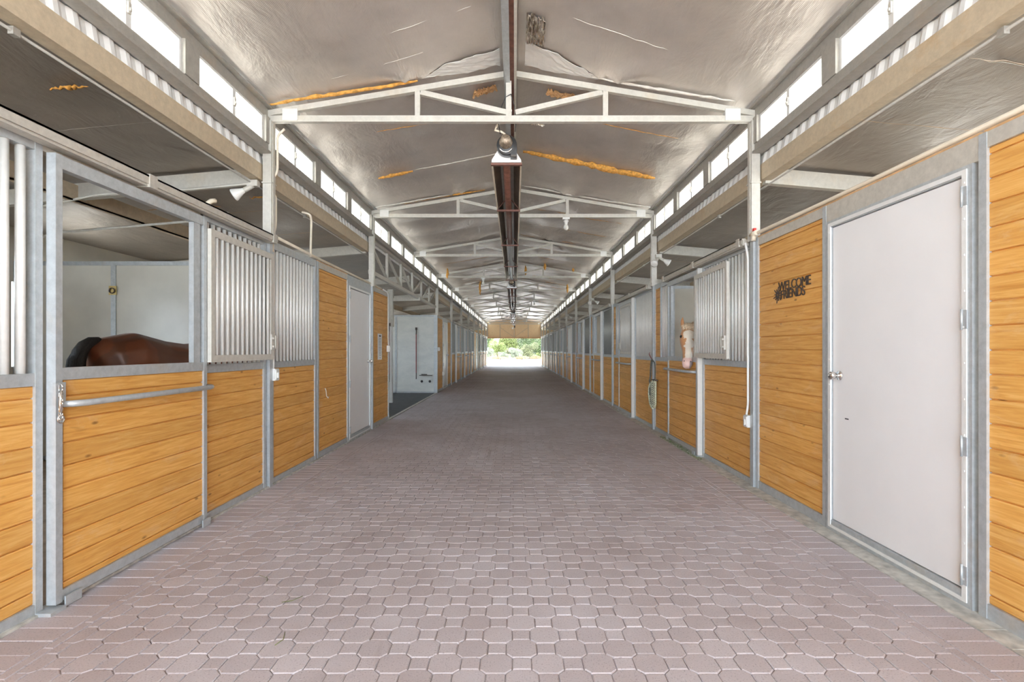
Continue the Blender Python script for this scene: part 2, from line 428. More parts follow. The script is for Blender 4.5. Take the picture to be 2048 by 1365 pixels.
# ------------------------------------------------------------------ clerestory beams and windows
for side, X, s in (('left', XL, -1), ('right', XR, 1)):
    y0, y1 = YNEAR, YEND
    def long_beam(name, mat, prof, label, cat):
        mb = MB()
        for (a, b, c, d) in prof: mb.box(X+s*a, X+s*b, y0, y1, c, d)
        return tag(mb.build(name, mat), label, cat)
    if side == 'left':
        mb = MB()
        for ya, yb in ((y0, yk(2)), (yk(4), y1)):
            for (a, b, c, d) in ((.05, .07, 3.03, 3.19), (.07, .15, 3.03, 3.04), (.07, .10, 3.18, 3.19)): mb.box(X+s*a, X+s*b, ya, yb, c, d)
        tag(mb.build('eave_purlin', 'purlin'), 'tan stained steel channel running below the left clerestory windows', 'beam')
    else:
        long_beam('eave_purlin', 'purlin', ((.05, .07, 3.03, 3.19), (.07, .15, 3.03, 3.04), (.07, .10, 3.18, 3.19)), 'tan stained steel channel running below the right clerestory windows', 'beam')
    long_beam('sill_beam', 'sill', ((-.02, .06, 3.29, 3.385), (-.045, -.02, 3.29, 3.31)), f'grey steel sill beam under the {side} row of clerestory windows', 'beam')
    long_beam('window_header_beam', 'sill', ((-.005, .06, 3.645, 3.76), (-.05, -.005, 3.74, 3.76)), f'grey steel beam above the {side} row of clerestory windows', 'beam')
    mb = MB(); v = []; fs = []; nn = int((y1-y0)/.033)
    for i in range(nn+1):
        y = y0+(y1-y0)*i/nn; dx = (.0, .014, .014, 0)[i % 4]
        v += [(X+s*(.055+dx), y, 3.185), (X+s*(.075+dx), y, 3.30)]
    for i in range(nn): fs.append((2*i, 2*i+2, 2*i+3, 2*i+1))
    mb.add(v, fs); tag(mb.build('corrugated_strip', 'white_metal'), f'white corrugated metal strip showing under the {side} clerestory sill', 'metal strip')
wn = 0
for side, X, s in (('left', XL, -1), ('right', XR, 1)):
    for k in range(0, NB):
        yb = yk(k)
        for u, off in enumerate((.10, 1.30, 2.52)):
            wn += 1; a = yb+off; b = a+1.03
            o = thing(f'window_{wn}', f'clerestory window, {ORD[u]} of the three in the {ORD[k]} {side} bay', 'window', (X, a, 3.385)); o['kind'] = 'structure'
            L = b-a; fr = MB()
            for (ya, yb2, za, zb) in ((0, L, 0, .022), (0, L, .238, .26), (0, .025, .022, .238), (L-.025, L, .022, .238), (L*.48, L*.48+.045, .022, .238)):
                fr.box(s*.0, s*.035, ya, yb2, za, zb)
            fr.build('window_frame', 'white_frame', o)
            j = MB(); j.box(s*-.03, s*.05, L+.0, L+(.17 if u < 2 else .08), 0, .26)
            j.build('window_post', 'sill', o)
            for ya, yb2 in ((.025, L*.48), (L*.48+.045, L-.025)):
                MB().box(s*.014, s*.018, ya, yb2, .022, .238).build('pane', 'pane', o)
            if k < 5:
                la = MB().box(s*-.012, 0, L*.48+.008, L*.48+.034, .10, .17); la.box(s*-.02, s*-.012, L*.48+.014, L*.48+.028, .115, .135)
                la.build('latch', 'galv_pale', o)

# ------------------------------------------------------------------ trusses and posts
CH = 3.645
for k in range(1, NB+1):
    y = yk(k)
    t = thing('roof_truss', f'pale steel roof truss with two uprights, {ORD[k-1]} from the camera', 'roof truss', (XC, y, CH), 'roof trusses across the aisle')
    W = (XR-XL)/2
    MB().beam((-W, 0, 0), (W, 0, 0), .05, .062).build('bottom_chord', 'galv_pale', t)
    for s in (-1, 1):
        MB().beam((s*W, 0, .055), (0, 0, .055+.165*W), .05, .055).build('top_chord', 'galv_pale', t)
        MB().box(s*.93-.025, s*.93+.025, -.022, .022, .031, .055+.165*(W-.93)-.02).build('upright', 'galv_pale', t)
        MB().beam((s*.90, 0, .265), (s*.04, 0, .065), .042, .05).build('diagonal', 'galv_pale', t)
        MB().box(s*(W-.30), s*(W-.15), -.032, .032, -.02, .095).build('gusset_plate', 'white_frame', t)
    MB().box(-.055, .0, -.022, .022, .031, .40).build('king_post', 'galv_pale', t)
for side, X, s in (('left', XL, -1), ('right', XR, 1)):
    for k in range(1, NB+1):
        if side == 'left' and k == 3: continue
        y = yk(k)
        p = thing('steel_post', f'square steel post on the {side} side of the aisle, {ORD[k-1]} from the camera', 'post', (X-s*.006, y, 0), f'steel posts along the {side} stalls')
        q = MB().box(-.042, .042, -.045, .045, 2.44, 3.62); q.build('shaft', 'galv_pale', p)
        MB().box(-.020 if s > 0 else -.042, .042 if s > 0 else .020, -.029, .029, 0, 2.44).build('lower_shaft', 'galv', p)
        q = MB().box(s*-.048, s*-.03, -.018, .018, 2.5, 3.6); q.box(s*.0-.05, .05, -.055, .055, 3.0, 3.012); q.build('flange', 'galv_pale', p)
rb = MB(); rb.box(-.105, -.045, YNEAR, YEND, 4.00, 4.16); tag_o = thing('ridge_beam', 'long grey steel ridge beam running down the middle of the ceiling', 'beam', (0, 0, 0))
rb.build('channel', 'galv', tag_o)
MB().box(-.045, -.005, YNEAR, YEND, 4.02, 4.15).build('rusty_flange', 'rust', tag_o)
MB().box(-.005, .02, YNEAR, YEND, 4.00, 4.15).build('lip', 'galv_pale', tag_o)
# rafters and mid purlins under the stall roofs
for side, X, s in (('left', XL, -1), ('right', XR, 1)):
    for k in range(0, NB):
        y = yk(k)
        tag(MB().beam((X+s*.1, y, 3.08), (X+s*3.75, y, 2.76), .07, .15).build('stall_rafter', 'galv_pale'),
            f'pale steel rafter under the {side} stall roof, {ORD[k]} from the camera', 'rafter', f'rafters under the {side} stall roof')
    mb = MB().box(X+s*1.86, X+s*1.88, YNEAR, YEND, 2.82, 2.98); mb.box(X+s*1.86, X+s*1.93, YNEAR, YEND, 2.82, 2.835)
    tag(mb.build('stall_purlin', 'purlin'), f'tan stained purlin running lengthwise over the middle of the {side} stalls', 'beam')

# header truss over the wash bay
t = thing('header_truss', 'open web steel girder with diagonal bars over the wash bay opening', 'girder', (XL-.04, yk(2), 2.70))
L = 2*BAY
MB().beam((0, .05, 0), (0, L-.05, 0), .06, .07).build('bottom_chord', 'galv_pale', t)
MB().beam((0, .05, .56), (0, L-.05, .56), .05, .06).build('top_chord', 'galv_pale', t)
for i in range(1, 6): MB().box(-.022, .022, i*1.22-.03, i*1.22+.03, .035, .53).build('upright', 'galv_pale', t)
for i in range(6):
    a, b = (i*1.22+.04, (i+1)*1.22-.04)
    MB().beam((0, a, .5 if i < 3 else .05), (0, b, .05 if i < 3 else .5), .035, .045).build('diagonal', 'galv_pale', t)

# ------------------------------------------------------------------ walls, stall fronts, doors
BP = .1235
def boards(mb, s, x_face, y0, y1, z0, z1, thick=.02, phase=None):
    """horizontal boards, each a slab with bevelled edges; aisle face at x_face, s = direction away from the aisle"""
    z = z0 - (z0 % BP) if phase is None else z0 - phase
    while z < z1:
        a, b = max(z+.003, z0), min(z+BP-.003, z1)
        if b-a > .012:
            c = .005
            xf, xb = x_face, x_face+s*thick
            v = [(xb, y0, a), (xf+s*.004, y0, a), (xf, y0, a+c), (xf, y0, b-c), (xf+s*.004, y0, b), (xb, y0, b)]
            v += [(x, y1, zz) for x, _, zz in v]
            mb.add(v, [tuple(range(6)), tuple(reversed(range(6, 12)))] + [(i, (i+1) % 6+0, (i+1) % 6+6, i+6) for i in range(6)])
        z += BP
    mb.box(x_face+s*thick*.6, x_face+s*(thick+.012), y0+.002, y1-.002, z0+.002, z1-.002)
def wood_wall(name, side, X, s, y0, y1, label, y_stiles=(), z0=.03, z1=2.38, fn=struct):
    """full-height boarded wall with steel frame; posts as children"""
    mb = MB(); boards(mb, s, X+s*.012, y0, y1, z0+.05, z1)
    o = fn(mb, name, 'wood', label)
    fr = MB(); fr.box(X, X+s*.05, y0+.022, y1-.022, 0.0, z0+.05); 
    MB().box(X, X+s*.05, y0+.022, y1-.022, z1, WTOP-.001).build('top_rail', 'galv_warm', o)
    for yy in (y0, y1) + tuple(y_stiles): fr.box(X-s*.004, X+s*.05, yy-.022, yy+.022, 0, WTOP)
    fr.build('steel_frame', 'galv', o)
    MB().box(X+s*.005, X+s*.06, y0, y1, WTOP, WTOP+.014).build('top_strip', 'wood_edge', o)
    return o
def bar_row(parent, X, y0, y1, z0, z1, r=.0155, sp=.0815, split=True, mat='bar'):
    n = max(1, int((y1-y0)/sp)); st = (y1-y0)/n; mb = MB()
    for i in range(n):
        y = y0 + st*(i+.5)
        if split: MB().tube([(X, y, z0-.004), (X, y, z1+.004)], r, 10).build('bar', mat, parent)
        else: mb.tube([(X, y, z0), (X, y, z1)], r, 6, False)
    if not split: mb.build('bars', mat, parent)
Z_RA, Z_RB = 1.175, 1.24
def fixed_front(parent, s, y0, y1, split, upper='bars', rb=.0155, bm='bar'):
    """a fixed part of a stall front, local coordinates: x=0 is the wall face, s = direction away from the aisle"""
    mb = MB(); boards(mb, s, s*.012, y0+.02, y1-.02, .06, Z_RA); mb.build('wood_panel', 'wood', parent)
    fr = MB(); fr.box(0, s*.05, y0, y1, 0, .06); fr.box(0, s*.05, y0, y1, Z_RA, Z_RB); fr.box(0, s*.05, y0, y1, 2.38, WTOP)
    for yy in (y0, y1): fr.box(s*-.003, s*.05, yy-(.0 if yy == y0 else .04), yy+(.04 if yy == y0 else 0), 0, WTOP)
    fr.build('steel_frame', 'galv', parent)
    if upper == 'bars': bar_row(parent, s*.025, y0+.05, y1-.05, Z_RB, 2.38, r=rb, split=split, mat=bm)
def grille(parent, s, L, split, name='window_grille', mat='galv_pale'):
    fr = MB(); fr.box(0, s*.03, 0, L, 0, .055); fr.box(0, s*.03, 0, L, .985, 1.04); fr.box(0, s*.03, 0, .055, .055, .985); fr.box(0, s*.03, L-.055, L, .055, .985)
    g = fr.build(name, mat, parent)
    bar_row(g, s*.015, .06, L-.06, .055, .985, r=.0132, split=split)
    la = MB().box(s*-.02, 0, L-.085, L-.02, .10, .25); la.box(s*-.035, s*-.02, L-.075, L-.03, .12, .14); la.box(s*-.035, s*-.02, L-.075, L-.03, .20, .22)
    la.tube([(s*-.04, L-.05, .11), (s*-.04, L-.05, .24)], .007, 6)
    la.build('latch', 'galv_pale', g)
    return g
def sliding_door(s, X, y0, y1, label, group, state, split, lit_face=True):
    """state: closed grille or folded back; aisle-side plane stands 5 cm off the wall face"""
    d = thing('stall_gate', label, 'stall door', (X-s*.055, y0, 0), group)
    L = y1-y0; mb = MB(); boards(mb, s, s*.012, .06, L-.03, .09, 1.20); mb.build('wood_panel', 'wood', d)
    fr = MB()
    for za, zb in ((.035, .09), (1.20, 1.265), (2.315, 2.383)): fr.box(0, s*.045, .04, L-.04, za, zb)
    fr.box(s*-.002, s*.048, .0, .04, .03, 2.386); fr.box(s*-.002, s*.048, L-.04, L, .03, 2.386)
    fr.box(s*.008, s*.045, L-.15, L-.075, 1.265, 2.315)
    fr.build('door_frame', 'galv', d)
    if lit_face: MB().box(s*-.004, s*.052, -.035, -.001, .02, 2.395).build('lit_stile_face', 'bar', d)  # added pale strip: light on the stile's near face, put in as colour
    fo = MB().box(s*-.03, s*.05, -.06, .03, .0, .018); fo.box(s*-.02, s*-.012, .04, .14, .005, .06); fo.box(s*-.02, s*-.012, L-.08, L+.02, .005, .06)
    fo.build('floor_guide', 'galv', d)
    MB().tube([(s*.0, .03, 1.075), (s*-.05, .05, 1.075), (s*-.075, .10, 1.075), (s*-.075, L-.08, 1.075), (s*-.05, L-.02, 1.075), (s*.0, L, 1.075)], .018, 8).build('blanket_bar', 'galv', d)
    if state == 'open': return d
    g = grille(d, s, L-.22 if state == 'closed' else 1.10, split)
    if state == 'closed': g.location = (s*.005, .10, 1.27)
    elif state == 'far': g.location = (s*-.035, L+.0, 1.262); g.rotation_euler = (0, 0, s*math.radians(-1.8))
    elif state == 'near': g.location = (s*-.035, .02, 1.262); g.rotation_euler = (0, 0, math.radians(180-2.0*s)); g.scale = (-1, 1, 1)
    return d
def track(parent, s, y0, y1):
    mb = MB().box(s*-.075, s*-.01, y0, y1, 2.415, 2.475); mb.box(s*-.085, s*.01, y0, y1, 2.475, 2.487); mb.box(s*-.085, s*-.08, y0, y1, 2.43, 2.487)
    for yy in (y0+.05, (y0+y1)/2, y1-.1): mb.box(s*-.092, s*.0, yy, yy+.07, 2.41, 2.495)
    mb.build('door_track', 'galv_warm', parent)
def stall_unit(side, X, s, k, door_state, window=True):
    y = yk(k); split = k <= 4
    if side == 'left': desc = f'orange board and steel bar stall wall on the left side, at the {ORD[k-1]} steel post'
    else: desc = f'orange board and steel bar stall wall on the right side, at the {ORD[k-1]} steel post'
    t = thing('horse_stall', desc, 'stall wall', (X, y, 0), f'stall walls on the {side} side')
    bm = 'bar' if k <= 2 else 'bar_shaded'  # farther bars take the colour with shade put in
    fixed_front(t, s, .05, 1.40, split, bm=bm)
    # far fixed part: bars then a narrow boarded strip
    mb = MB(); boards(mb, s, s*.012, 2.74, 3.61, .06, Z_RA); mb.build('wood_panel', 'wood', t)
    mb = MB(); boards(mb, s, s*.012, 3.27, 3.61, Z_RB, 2.38, phase=Z_RB % BP); mb.build('upper_wood_panel', 'wood', t)
    fr = MB(); fr.box(0, s*.05, 2.68, 3.61, 0, .06); fr.box(0, s*.05, 2.68, 3.61, Z_RA, Z_RB); fr.box(0, s*.05, 2.68, 3.61, 2.38, WTOP)
    for a, b in ((2.68, 2.74), (3.25, 3.28), (3.59, 3.61)): fr.box(s*-.003, s*.05, a, b, 0 if a != 3.25 else Z_RB, WTOP)
    fr.build('steel_frame', 'galv', t)
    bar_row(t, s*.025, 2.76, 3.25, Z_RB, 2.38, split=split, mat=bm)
    track(t, s, .1, 2.9)
    MB().box(s*.0, s*.05, 1.40, 2.68, 2.39, WTOP).build('lintel', 'galv_warm', t)
    st = {'closed': 'with its barred window shut', 'near': 'with its barred window folded open', 'far': 'with its barred window folded open', 'open': 'window open'}[door_state].replace('with its ', '')
    sliding_door(s, X, y+1.44, y+2.70, f'sliding gate on the {side} side, just past the {ORD[k-1]} steel post, {st}', f'sliding stall doors on the {side} side', door_state, split)

# ---- right side
w_ = wood_wall('wall_right', 'right', XR, 1, YNEAR, 2.60, 'near boarded wall at the right edge beside the white door', (1.4,))
def white_door(n, X, s, y0, y1, label, knob_at, hinge_at, zt=2.33):
    """y0<y1; hinged leaf in a pale frame"""
    o = MB().box(X+s*.012, X+s*.045, y0+.055, y1-.055, .09, zt-.055).build(f'door_{n}', 'white_door'); o['kind'] = 'structure'; tag(o, label, 'door')
    fr = MB()
    for a, b in ((y0, y0+.05), (y1-.05, y1)): fr.box(X-s*.006, X+s*.05, a, b, .0, zt)
    fr.box(X-s*.006, X+s*.05, y0+.05, y1-.05, zt-.05, zt); fr.box(X-s*.006, X+s*.05, y0+.05, y1-.05, .0, .085)
    fr.build('door_frame', 'galv', o)
    fr = MB(); a0, b0 = y0+.03, y1-.03
    for a, b in ((a0, a0+.028), (b0-.028, b0)): fr.box(X-s*.012, X-s*.0005, a, b, .03, zt-.02)
    fr.box(X-s*.012, X-s*.0005, a0+.028, b0-.028, zt-.045, zt-.02); fr.box(X-s*.012, X-s*.0005, a0+.028, b0-.028, .03, .05)
    for zz in [i*.19+.15 for i in range(12)]:
        for yy in (a0+.014, b0-.014): fr.box(X-s*.0145, X-s*.012, yy-.005, yy+.005, zz-.005, zz+.005)
    fr.build('door_casing', 'white_frame', o)
    kb = MB().lathe((X+s*.012, knob_at, 1.17), (-s, 0, 0), [(0, .034), (.008, .034), (.010, .014), (.035, .014), (.040, .026), (.068, .029), (.074, .024), (.075, .0)], 20)
    kb.build('door_knob', 'chrome', o)
    for zz in (.17, .85, 1.52, 2.17):
        h = MB().tube([(X-s*.014, hinge_at, zz-.055), (X-s*.014, hinge_at, zz+.055)], .0065, 8); h.box(X-s*.0135, X-s*.007, hinge_at-.03, hinge_at+.005, zz-.05, zz+.05)
        h.build('hinge', 'galv', o)
    return o
D1 = white_door(1, XR, 1, 2.655, 3.90, 'large white hinged door with round knob on the right, nearest the camera', 3.765, 2.71)
MB().box(XR+.0105, XR+.0125, 3.665, 3.705, .857, .866).build('door_mark', 'ink', D1)
mb = MB().box(XR, XR+.05, 2.62, 3.92, 2.33, WTOP); struct(mb, 'trim_3', 'galv_warm', 'grey steel lintel above the near white door')
wood_wall('wall_right', 'right', XR, 1, 3.93, 5.02, 'boarded wall section with the metal welcome sign')
tag(MB().box(XR+.005, XR+.055, 2.62, 3.93, WTOP, WTOP+.014).build('trim_4', 'wood_edge'), 'wood strip on top of the near white door', 'building part')['kind'] = 'structure'
for k in range(1, NB):
    stall_unit('right', XR, 1, k, 'near' if k == 1 else 'closed' if k in (2, 5) else 'open')
# ---- left side
t = thing('horse_stall', 'boards and bars stall wall at the left picture edge, before the sliding door', 'stall wall', (XL, 0, 0), 'stall walls on the left side')
fixed_front(t, -1, 1.45, 2.645, True, rb=.021); track(t, -1, 1.5, 5.10)
MB().box(0, -.05, 2.62, 3.98, 2.39, WTOP).build('lintel', 'galv_warm', t)
MB().box(.0, -.06, 1.45, 5.1, WTOP+.03, WTOP+.045).build('top_strip', 'wood_edge', t)
t = thing('horse_stall', 'stall wall of boards and bars between the near left sliding door and boarded wall', 'stall wall', (XL, 0, 0), 'stall walls on the left side')
fixed_front(t, -1, 4.01, 5.02, True); fixed_front(t, -1, 5.14, 6.30, True)
sliding_door(-1, XL, 2.66, 3.97, 'near left sliding stall door folded open, brown horse seen through its window', 'sliding stall doors on the left side', 'far', True, False)
wood_wall('wall_left', 'left', XL, -1, YNEAR, 1.42, 'boarded wall on the left beside the camera')
wood_wall('wall_left', 'left', XL, -1, 6.36, 7.50, 'boarded wall on the left before the narrow white door')
white_door(2, XL, -1, 7.52, 8.68, 'white hinged door in the boarded left wall, before the wash bay', 8.56, 7.57)
struct(MB().box(XL, XL-.05, 7.5, 8.7, 2.33, WTOP), 'trim_5', 'galv', 'grey steel lintel above the left white door')
wood_wall('wall_left', 'left', XL, -1, 8.80, 9.93, 'boarded wall on the left carrying the white notice')
wood_wall('wall_left', 'left', XL, -1, 16.12, 17.45, 'boarded wall on the left just past the wash bay')
white_door(3, XL, -1, 17.47, 18.6, 'white hinged door on the left just past the wash bay', 18.48, 17.52)
struct(MB().box(XL, XL-.05, 17.45, 18.62, 2.33, WTOP), 'trim_6', 'galv', 'grey steel lintel above the white door past the wash bay')
wood_wall('wall_left', 'left', XL, -1, 18.64, 19.66, 'boarded wall on the left past the second white door')
for k in (5, 6, 7, 9, 10, 11):
    if k == 8: continue
    stall_unit('left', XL, -1, k, 'closed' if k == 9 else 'open')
wood_wall('wall_left', 'left', XL, -1, yk(8)+.05, yk(8)+1.9, 'boarded wall far down the left side')
white_door(4, XL, -1, yk(8)+1.92, yk(8)+3.05, 'farthest white hinged door on the left side', yk(8)+2.9, yk(8)+1.98)
wood_wall('wall_left', 'left', XL, -1, yk(8)+3.07, yk(9)-.05, 'short boarded wall beyond the farthest left white door')
struct(MB().box(XL, XL-.05, yk(8)+1.9, yk(8)+3.07, 2.33, WTOP), 'trim_7', 'galv', 'grey steel lintel above the farthest left white door')

# ---- partitions and outer walls
def partition(side, X, s, y, label, x_len=3.66, mat='cream'):
    o = thing('stall_divider', label, 'partition', (X+s*.06, y, 0), f'partitions between {side} stalls')
    n = 3
    for i in range(n):
        a, b = i*x_len/n, (i+1)*x_len/n
        MB().box(s*(a+.03), s*(b-.03), -.015, .015, .03, 2.40).build('panel', mat, o)
    fr = MB()
    for i in range(n+1): fr.box(s*(i*x_len/n-.03), s*(i*x_len/n+.03), -.028, .028, 0, 2.45)
    fr.box(0, s*x_len, -.03, .03, 2.40, 2.45); fr.box(0, s*x_len, -.028, .028, 0, .05)
    fr.build('steel_frame', 'galv', o)
    return o
partition('left', XL, -1, 1.42, 'cream partition behind the left picture edge')
pt = partition('left', XL, -1, 6.33, 'cream partition with brass tie ring behind the brown horse')
tr_ = thing('tie_ring', 'brass tie ring on a square plate above the brown horse', 'ring', (XL-.06-2.44, 6.33-.028, 2.09))
MB().box(-.045, .045, -.012, 0, -.055, .055).build('plate', 'brass', tr_)
MB().tube([(.032*math.cos(a*PI/8), -.022, .032*math.sin(a*PI/8)-.004) for a in range(17)], .006, 6).build('ring', 'iron', tr_)
partition('left', XL, -1, 9.97, 'cream partition on the near side of the wash bay')
partition('left', XL, -1, 16.08, 'white partition at the back of the wash bay with a hanging red tie', 3.66, 'scuffed')
for k in (5, 6, 7, 8, 9, 10, 11): partition('left', XL, -1, yk(k), f'stall partition on the left behind the {ORD[k-1]} steel post')
partition('right', XR, 1, 5.08, 'cream partition between the near white door room and the pale faced horse')
partition('right', XR, 1, 8.74, 'cream partition with a feed rack behind the pale faced horse')
for k in range(3, 12): partition('right', XR, 1, yk(k), f'stall partition on the right behind the {ORD[k-1]} steel post')
for side, s in (('left', -1), ('right', 1)):
    mb = MB(); xo = 6.17*s
    mb.box(xo, xo+s*.04, YNEAR, Y1-BAY+1.2, 0, 2.9)
    for k in range(0, NB):
        y = yk(k); mb.box(xo, xo+s*.04, y+2.5, y+BAY+1.2 if k < NB-1 else y+BAY, 0, 2.9); mb.box(xo, xo+s*.04, y+1.2, y+2.5, 2.2, 2.9); mb.box(xo, xo+s*.04, y+1.2, y+2.5, 0, 1.15)  # unseen openings added so daylight reaches the stalls
    struct(mb, f'wall_outer_{side}', 'cream', f'outer wall of the {side} stalls')
# closed far-end corners and near end above stalls
mb = MB(); mb.box(XL-.02, -6.2, YEND-.02, YEND+.04, 0, 3.1); mb.box(XR+.02, 6.2, YEND-.02, YEND+.04, 0, 3.1)
struct(mb, 'wall_far_end', 'ply', 'tan end walls of the stalls at the far end')
e = thing('end_gable', 'tan plywood gable panel framed above the far opening', 'gable panel', (XC, YEND+.05, 0)); W = (XR-XL)/2
mb = MB(); mb.add([(-W, 0, 2.40), (W, 0, 2.40), (W, 0, EAVE), (0, 0, RIDGE+.05), (-W, 0, EAVE), (-W, .03, 2.40), (W, .03, 2.40), (W, .03, EAVE), (0, .03, RIDGE+.05), (-W, .03, EAVE)],
                [(0,1,2,3,4), (9,8,7,6,5), (0,5,6,1), (1,6,7,2), (2,7,8,3), (3,8,9,4), (4,9,5,0)]); mb.build('panel', 'ply', e)
for x in (-W+.05, -1.25, 0, 1.25, W-.05): MB().box(x-.04, x+.04, -.06, 0, 2.44, EAVE-.1).build('stud', 'purlin', e)
MB().box(-W, W, -.07, .03, 2.36, 2.44).build('header', 'wood_edge', e)
for sx in (-1, 1): MB().beam((sx*1.2, -.02, 3.3), (sx*.05, -.02, 2.5), .03, .04).build('brace', 'purlin', e)
lt = thing('end_light', 'light fixture hanging in front of the far gable panel', 'light fixture', (-.06, YEND-.6, 3.38))
MB().box(-.12, .12, -.06, .06, .1, .22).build('housing', 'white_frame', lt); MB().box(-.17, -.02, -.12, .06, -.2, -.05).build('lamp_head', 'white_frame', lt)
MB().box(.03, .12, -.1, .06, -.1, .1).build('bracket', 'black', lt); MB().tube([(0, 0, .2), (0, 0, .68)], .012, 6).build('stem', 'galv', lt)

# ------------------------------------------------------------------ wash bay things
wp = thing('wash_bay_post', 'white square post standing in the wash bay', 'post', (-3.17, 13.1, 0))
MB().box(-.05, .05, -.05, .05, 0, 2.9).build('shaft', 'white_frame', wp); MB().box(-.07, .07, -.07, .07, 1.95, 2.9).build('sleeve', 'galv_pale', wp)
MB().beam((.0, 0, 2.64), (.75, .0, 2.66), .06, .08).build('cross_arm', 'galv_pale', wp)
def tie(loc, label, L):
    t = thing('cross_tie', label, 'horse tie', loc)
    MB().box(-.03, .03, -.03, -.005, -.06, .02).build('hook_plate', 'iron', t)
    MB().tube([(0, -.03, -.03), (.004, -.035, -.12), (0, -.035, -.2)], .016, 8).build('buckle', 'iron', t)
    MB().box(-.013, .013, -.04, -.034, -L, -.15).build('strap', 'red', t)
    MB().tube([(0, -.037, -L+.02), (0, -.037, -L-.18)], .013, 8).build('snap', 'iron', t)
tie((XL-.06-.58, 16.071, 2.04), 'red cross tie hanging on the white wash bay partition', 1.42)
tie((-3.185, 13.034, 2.02), 'red cross tie hanging on the white wash bay post', 1.30)
sh = thing('wash_shelf', 'small dark metal shelf low on the white wash bay partition', 'shelf', (XL-.06-.27, 16.064, .55))
MB().box(-.2, .2, -.12, -.0, 0, .018).build('board', 'dark_metal', sh); MB().box(-.14, .03, -.09, -.02, .018, .05).build('tray', 'dark_metal', sh)
for x in (-.13, .12): MB().lathe((x, 0, -.18), (0, -1, 0), [(0, .03), (.03, .03), (.05, .04), (.055, 0)], 12).build('valve_knob', 'black', sh)

# ------------------------------------------------------------------ signs
def text_mesh(body, size, loc, rot, mat, name, parent, ext=.003):
    cu = bpy.data.curves.new('t', 'FONT'); cu.body = body; cu.size = size; cu.extrude = ext; cu.space_character = .9
    ob = bpy.data.objects.new('t', cu); COL.objects.link(ob)
    dg = bpy.context.evaluated_depsgraph_get(); dg.update()
    me = bpy.data.meshes.new_from_object(ob.evaluated_get(dg)); bpy.data.objects.remove(ob)
    me.materials.clear(); me.materials.append(M[mat]); o = bpy.data.objects.new(name, me); COL.objects.link(o)
    o.location = loc; o.rotation_euler = rot; o.parent = parent; return o
RR = Matrix(((0, 0, -1), (-1, 0, 0), (0, 1, 0))).to_euler()      # reads on the right wall
RL = Matrix(((0, 0, 1), (1, 0, 0), (0, 1, 0))).to_euler()        # reads on the left wall
ws = thing('welcome_sign', 'dark metal cut-out sign reading WELCOME FRIENDS on the right boarded wall', 'sign', (XR+.006, 4.68, 1.80))
text_mesh('WELCOME', .112, (0, -.05, .09), RR, 'iron', 'lettering', ws)
text_mesh('FRIENDS', .112, (0, -.085, .012), RR, 'iron', 'lettering', ws)
sb = MB(); rr_ = random.Random(3)
for i in range(12):
    a = 2*PI*i/12+.2; L2 = .075 if i % 2 else .055
    sb.beam((-.004, -.045+.012*math.cos(a), .055+.012*math.sin(a)), (-.004, -.045+L2*math.cos(a), .055+L2*math.sin(a)), .006, .006)
sb.tube([(-.004, -.045+.03*math.cos(a*PI/8), .055+.03*math.sin(a*PI/8)) for a in range(17)], .004, 5)
sb.build('sunburst', 'iron', ws)
ns = thing('notice_sign', 'narrow white notice with small dark print on the left boarded wall', 'sign', (XL+.004-.012, 9.16, 1.18))
MB().box(0, .006, 0, .27, 0, .47).build('board', 'sign', ns)
pr = MB(); rr_ = random.Random(5)
pr.box(.006, .0075, .07, .20, .415, .445)
for i in range(12):
    z = .385-i*.028; a = .03+rr_.random()*.02; b = .24-rr_.random()*.03
    if i > 7: a, b = .06+rr_.random()*.03, .21-rr_.random()*.03
    y = a
    while y < b:
        q = min(b, y+.018+rr_.random()*.03); pr.box(.006, .0075, y, q, z, z+.007); y = q+.006
pr.box(.006, .0075, .125, .15, .025, .045)
pr.build('print', 'ink', ns)

# ------------------------------------------------------------------ conduits, boxes, pipes
def pipe(name, label, pts, r, mat, cat='pipe'):
    mb = MB()
    out = [Vector(pts[0])]
    for i in range(1, len(pts)-1):
        a, b, c = Vector(pts[i-1]), Vector(pts[i]), Vector(pts[i+1])
        d = min(.07, (a-b).length*.4, (c-b).length*.4); p0 = b+(a-b).normalized()*d; p1 = b+(c-b).normalized()*d
        for t in (0, .25, .5, .75, 1): out.append(p0*(1-t)**2 + b*2*t*(1-t) + p1*t*t)
    out.append(Vector(pts[-1])); mb.tube(out, r, 8)
    return tag(mb.build(name, mat), label, cat)
def box_el(name, label, loc, s, mat='white_frame'):
    o = thing(name, label, 'electrical box', loc)
    MB().box(0, -s*.05, -.04, .04, -.06, .06).build('housing', mat, o); MB().box(-s*.05, -s*.058, -.034, .034, -.05, .05).build('cover', 'white_frame', o)
    MB().box(-s*.058, -s*.068, -.012, .012, -.035, .02).build('flap', 'white_frame', o)
    return o
pipe('water_pipe', 'cream plastic water pipe along the top of the near right wall', [(XR+.03, YNEAR, WTOP+.045), (XR+.03, 3.9, WTOP+.045), (XR-.01, 4.9, WTOP+.04), (XR-.03, 5.22, WTOP+.03)], .017, 'white_plastic')
vv = thing('pipe_valve', 'red handled valve where the cream pipe ends at the first right post', 'valve', (XR-.03, 5.03, WTOP+.04))
MB().tube([(0, -.06, 0), (0, .05, 0)], .025, 10).build('body', 'white_plastic', vv); MB().box(-.012, .012, -.03, .03, .025, .05).build('handle', 'red_valve', vv)
MB().tube([(0, 0, -.02), (0, 0, -.07)], .022, 10).build('outlet', 'white_plastic', vv)
pipe('conduit', 'pale conduit running down to the box by the first right post', [(XR-.05, 5.17, 2.44), (XR-.022, 5.17, 2.30), (XR-.022, 5.17, .80), (XR-.03, 5.19, .69)], .012, 'white_metal')
